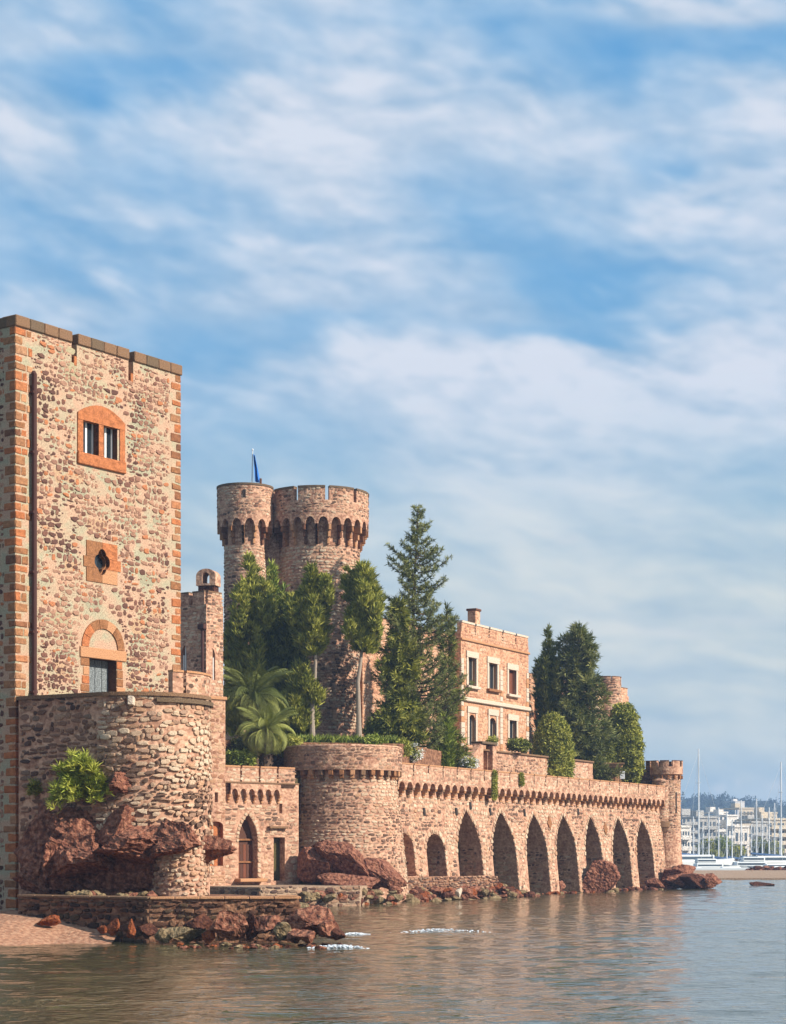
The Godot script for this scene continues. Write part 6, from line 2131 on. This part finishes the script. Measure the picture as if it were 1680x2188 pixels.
func harbour() -> void:
	var sand := MB.new()
	sand.prism(PackedVector2Array([Vector2(34, 224), Vector2(120, 220), Vector2(160, 262), Vector2(33, 262)]), -0.5, 0.18)
	sand.quad(Vector3(36, 0.19, -225), Vector3(34, 0.85, -252), Vector3(160, 0.85, -252), Vector3(120, 0.19, -221))
	sand.quad(Vector3(34, 0.85, -252), Vector3(33, 0.2, -262), Vector3(160, 0.2, -262), Vector3(160, 0.85, -252))
	struct("far_beach", sand, M.paving, "pale sand spit across the water at the right")
	for i in 26:
		var o := put("mole_rock", stones_rock[i % stones_rock.size()], M.rock_dark if i % 3 else M.rock)
		var p := at_px(1596.0 + i * 4.4, 1843.0 + (i % 4) * 2.0 + i * 0.2, 262.0 + (i % 5))
		p.y = rng.randf_range(0.5, 1.2)
		o.transform = Transform3D(Basis(Vector3.UP, rng.randf() * TAU).scaled(Vector3(1, 0.75, 1) * rng.randf_range(0.35, 0.75)), p)
		tag(o, "dark rock of the low mole behind the far sand", "rock", "rocks of the far mole")
	var pier := MB.new()
	pier.block(Transform3D(Basis(), Vector3(56.0, 0.75, -276)), Vector3(14, 0.22, 1.2), 0.04)
	tag(put("floating_jetty", pier.mesh(M.hull), M.hull), "long pale jetty in front of the moored boats", "jetty")
	var land := MB.new()
	land.prism(PackedVector2Array([Vector2(20, 402), Vector2(400, 392), Vector2(1500, 1300), Vector2(600, 3200), Vector2(-1200, 3200), Vector2(-300, 900)]), -0.5, 1.0)
	struct("far_shore", land, M.render_grey)
	var hill := MB.new()
	var rows := []
	for i in 40:
		var row := []
		for j in 90:
			var x := -900.0 + j * 24.0
			var z := 1250.0 + i * 30.0
			var fx := (x - 270.0) / 130.0
			var fz := (z - 1750.0) / 420.0
			var y := 38.0 * exp(-fx * fx * 0.9 - fz * fz) + 9.0 * exp(-pow((x - 420.0) / 260.0, 2.0) - fz * fz) + 26.0 * exp(-pow((x + 300.0) / 420.0, 2.0) - fz * fz) + 22.0 * exp(-pow((x - 1000.0) / 300.0, 2.0) - fz * fz)
			y += lump.get_noise_2d(x * 3.0, z * 3.0) * 9.0 * clampf(y / 20.0, 0.0, 1.0) + 0.5
			row.append(Vector3(x, y, -z))
		rows.append(row)
	for i in 39:
		for j in 89:
			hill.quad(rows[i][j], rows[i + 1][j], rows[i + 1][j + 1], rows[i][j + 1])
	struct("hill", hill, M.hill, "blue wooded hill beyond the harbour")
	var wood := MB.new()
	for i in 2600:
		var x := rng.randf_range(100.0, 560.0)
		var z := rng.randf_range(1450.0, 1900.0)
		var fx := (x - 270.0) / 130.0
		var fz := (z - 1750.0) / 420.0
		var yy := 38.0 * exp(-fx * fx * 0.9 - fz * fz) + 9.0 * exp(-pow((x - 420.0) / 260.0, 2.0) - fz * fz) + 26.0 * exp(-pow((x + 300.0) / 420.0, 2.0) - fz * fz)
		yy += lump.get_noise_2d(x * 3.0, z * 3.0) * 9.0 * clampf(yy / 20.0, 0.0, 1.0)
		add_tuft(wood, "leafy", Vector3(x, yy + 1.0, -z), Vector3.UP, rng.randf_range(7.0, 12.0), [lin(38, 52, 38), lin(58, 72, 50)])
	tag(put("wooded_slope", wood.mesh(M.leaf), M.leaf), "distant wood covering the hill", "", "", "stuff")
	far_house("white low block nearest the end turret at the harbour", 1452, 1476, 1768, 420.0, 3, 4, M.render_white)
	far_house("wide pale block behind the tall mast", 1458, 1505, 1742, 590.0, 5, 5, M.render_grey)
	far_house("grey block with dark openings right of the tall mast", 1494, 1534, 1748, 500.0, 4, 4, M.render_grey)
	far_house("stepped white block below the middle of the hill", 1528, 1556, 1737, 640.0, 5, 3, M.render_white)
	far_house("bright white block with slanted shadow at harbour centre", 1552, 1578, 1744, 560.0, 4, 3, M.render_white)
	far_house("low bright white house in front of the centre block", 1570, 1601, 1768, 500.0, 2, 3, M.render_white)
	far_house("tall pale block in the back row right of centre", 1580, 1612, 1728, 700.0, 6, 4, M.render_cream)
	far_house("grey office block with square front", 1606, 1642, 1758, 520.0, 3, 5, M.render_grey)
	far_house("cream block set back at the right", 1632, 1662, 1738, 640.0, 5, 4, M.render_cream)
	far_house("large cream block with balconies at the right edge", 1642, 1700, 1752, 480.0, 5, 6, M.render_cream)
	far_house("small white house high on the wooded hill", 1571, 1592, 1713, 1350.0, 2, 3, M.render_white)
	# trees of the quay
	for q in [[1515.0, 1814.0, 415.0, 1.9, 3.0, green_mid, "dark trees clump left of centre on the quay"], [1547.0, 1812.0, 415.0, 1.8, 3.2, green_light_mid, "light green trees in the middle of the quay"], [1572.0, 1820.0, 412.0, 2.0, 1.7, green_mid, "sloping green bushes below the low white house"], [1624.0, 1814.0, 415.0, 1.6, 3.2, green_dark, "dark tree clump before the grey office block"], [1656.0, 1816.0, 412.0, 1.5, 2.6, green_mid, "green trees at the right end of the quay"], [1529.0, 1830.0, 406.0, 1.7, 1.5, green_mid, "rounded dark bush at the water side of the quay"]]:
		var p := at_px(q[0], q[1], q[2])
		var t := thing("quay_tree", q[6], "tree", Vector3(p.x, 1.0, p.z))
		var mb := MB.new()
		for i in 420:
			var d := Vector3(rng.randfn(), rng.randfn(), rng.randfn()).normalized()
			add_tuft(mb, "leafy", p + d * Vector3(q[3], q[4] * 0.7, q[3]) * sqrt(rng.randf()) * (1.0 + 0.3 * lump.get_noise_3d(d.x * 60.0, d.y * 60.0, q[0])), d, 1.7, q[5])
		trunk(t, t.position, p.y, 0.3, 0.15, M.bark)
		crown_part(t, mb)
	boat("sailing_yacht", "white sailing yacht with the tallest mast, nearest the turret", 1484, 335.0, 15.0, 0.5, 19.6, 1, M.hull)
	boat("sailing_yacht", "white sailing yacht with tall mast at the right edge", 1660, 330.0, 14.0, 0.35, 17.2, 1, M.hull)
	boat("motor_yacht", "white motor yacht with raked bow pointing right", 1520, 300.0, 8.0, 0.15, 0.0, 2, M.hull)
	boat("motor_yacht", "large white motor yacht lying broadside at the centre", 1596, 310.0, 9.0, 0.05, 0.0, 2, M.hull, -1.0)
	boat("motor_yacht", "small white motor boat left of the raked motor yacht", 1473, 305.0, 5.5, 0.3, 0.0, 1, M.hull)
	boat("motor_yacht", "white cabin boat with blue canvas right of the large yacht", 1655, 300.0, 7.5, 0.12, 0.0, 1, M.hull, -1.0)
	boat("sailing_yacht", "dark blue sailing yacht behind the raked motor yacht", 1547, 345.0, 9.0, 0.2, 9.5, 1, M.hull_blue)
	boat("sailing_yacht", "small white sailing boat with short mast in front of the trees", 1512, 360.0, 8.0, 0.9, 10.0, 1, M.hull)
	boat("sailing_yacht", "white sailing boat moored behind the large motor yacht", 1612, 350.0, 9.0, 0.6, 12.0, 1, M.hull)
	boat("sailing_yacht", "white sailing boat left of the yacht at the right edge", 1640, 352.0, 9.0, 0.8, 10.5, 1, M.hull)
	for q in [[1500, 368.0, 7.0, 1.0, 7.5, "sailing boat with slim mast just right of the tallest mast"], [1532, 372.0, 8.5, 0.7, 11.0, "sailing boat moored before the grey block with openings"], [1562, 366.0, 7.5, 0.9, 8.5, "sailing boat before the sloping green bushes"], [1580, 374.0, 8.0, 0.6, 12.5, "sailing boat with tall thin mast at harbour centre"], [1604, 378.0, 7.0, 1.0, 8.0, "sailing boat in the back row before the low white house"], [1626, 370.0, 8.0, 0.8, 9.5, "sailing boat before the grey office block"], [1652, 376.0, 8.0, 0.7, 12.0, "sailing boat before the cream block set back"], [1664, 366.0, 7.0, 0.9, 7.5, "sailing boat just left of the right edge mast"]]:
		boat("sailing_yacht", "white " + q[5], q[0], q[1], q[2], q[3], q[4], 1, M.hull)
	for q in [[1484, 290.0, 5.0, 0.2, "small white launch nearest the sand spit at the left"], [1566, 288.0, 5.5, 0.1, "white launch lying before the large motor yacht"], [1630, 290.0, 5.0, 0.25, "white launch between large yacht and cabin boat"], [1678, 292.0, 6.0, 0.15, "white launch cut by the right edge"]]:
		boat("launch", q[4], q[0], q[1], q[2], q[3], 0.0, 1, M.hull)
	boat("sailing_yacht", "pale sailing boat half hidden behind the tallest mast", 1478, 355.0, 8.0, 0.7, 9.0, 1, M.hull)


func _ready() -> void:
	var cam := Camera3D.new()
	cam.name = "camera"
	add_child(cam)
	cam.position = Vector3(0, EYE, 0)
	cam.near = 0.5
	cam.far = 12000.0
	cam.projection = Camera3D.PROJECTION_FRUSTUM
	cam.size = 2.0 * cam.near * 1094.0 / FOCAL
	cam.frustum_offset = Vector2(0, cam.near * (HORIZON - 1094.0) / FOCAL)
	cam.current = true
	var env := Environment.new()
	env.background_mode = Environment.BG_SKY
	env.sky = Sky.new()
	var sm := PanoramaSkyMaterial.new()
	sm.panorama = make_sky()
	env.sky.sky_material = sm
	env.tonemap_mode = Environment.TONE_MAPPER_LINEAR
	env.tonemap_exposure = 1.86
	env.background_energy_multiplier = 0.56
	env.sdfgi_enabled = true
	env.ssao_enabled = true
	env.ssil_enabled = true
	env.fog_enabled = true
	env.fog_density = 0.00032
	env.fog_light_color = Color(0.68, 0.82, 1.0)
	var we := WorldEnvironment.new()
	we.name = "surroundings"
	we.environment = env
	add_child(we)
	var sun := DirectionalLight3D.new()
	sun.name = "sun"
	add_child(sun)
	var high := deg_to_rad(31.0)
	var to_sun := Vector3(0.92 * cos(high), sin(high), 0.38 * cos(high))
	sun.look_at_from_position(Vector3.ZERO, -to_sun)
	sun.light_energy = 1.4
	sun.light_color = Color(1.0, 0.955, 0.9)
	sun.light_angular_distance = 0.5
	sun.shadow_enabled = true

	rng.seed = 4711
	lump.noise_type = FastNoiseLite.TYPE_SIMPLEX
	lump.frequency = 0.01
	lump.fractal_octaves = 4
	lump.seed = 8
	patchy.noise_type = FastNoiseLite.TYPE_SIMPLEX
	patchy.frequency = 0.04
	patchy.fractal_octaves = 3
	patchy.seed = 19
	for i in 10:
		stones_fine.append(_soup_mesh(make_stone(i + 1, 6 + i % 3, true)))
		stones_coarse.append(make_stone(i + 50, 6, false, 0.8))
		stones_square.append(_soup_mesh(make_stone(i + 80, 7 + i % 2, true, 0.85)))
	for i in 8:
		var r := rock(Vector3.ZERO, Vector3(1.0, 0.8, 0.9), 200 + i, 4, 10, 0.14)
		rock_soup.append(r.v)
		stones_rock.append(r.mesh(null))
	make_materials()
	M.water = water_mat()
	M.foam = mat(rgb(206, 214, 220), 0.8)
	make_tufts()
	ground()
	square_tower()
	bastion()
	gate_range()
	corner_bastion()
	arcade()
	end_turret()
	keep()
	chapel_block()
	house()
	rocks()
	plants()
	harbour()


func _soup_mesh(v: PackedVector3Array) -> ArrayMesh:
	var mb := MB.new()
	mb.v = v
	return mb.mesh(null)


func water_mat() -> StandardMaterial3D:
	var m := StandardMaterial3D.new()
	m.albedo_color = rgb(66, 66, 44)
	m.roughness = 0.03
	m.metallic_specular = 0.7
	var t := NoiseTexture2D.new()
	t.width = 1024
	t.height = 1024
	t.seamless = true
	t.as_normal_map = true
	t.bump_strength = 6.0
	t.noise = noise(FastNoiseLite.TYPE_SIMPLEX, 0.016, 5, 61)
	m.normal_enabled = true
	m.normal_texture = t
	m.normal_scale = 0.65
	m.uv1_triplanar = true
	m.uv1_world_triplanar = true
	m.uv1_scale = Vector3(1.0 / 11.0, 1.0, 1.0 / 5.5)
	return m
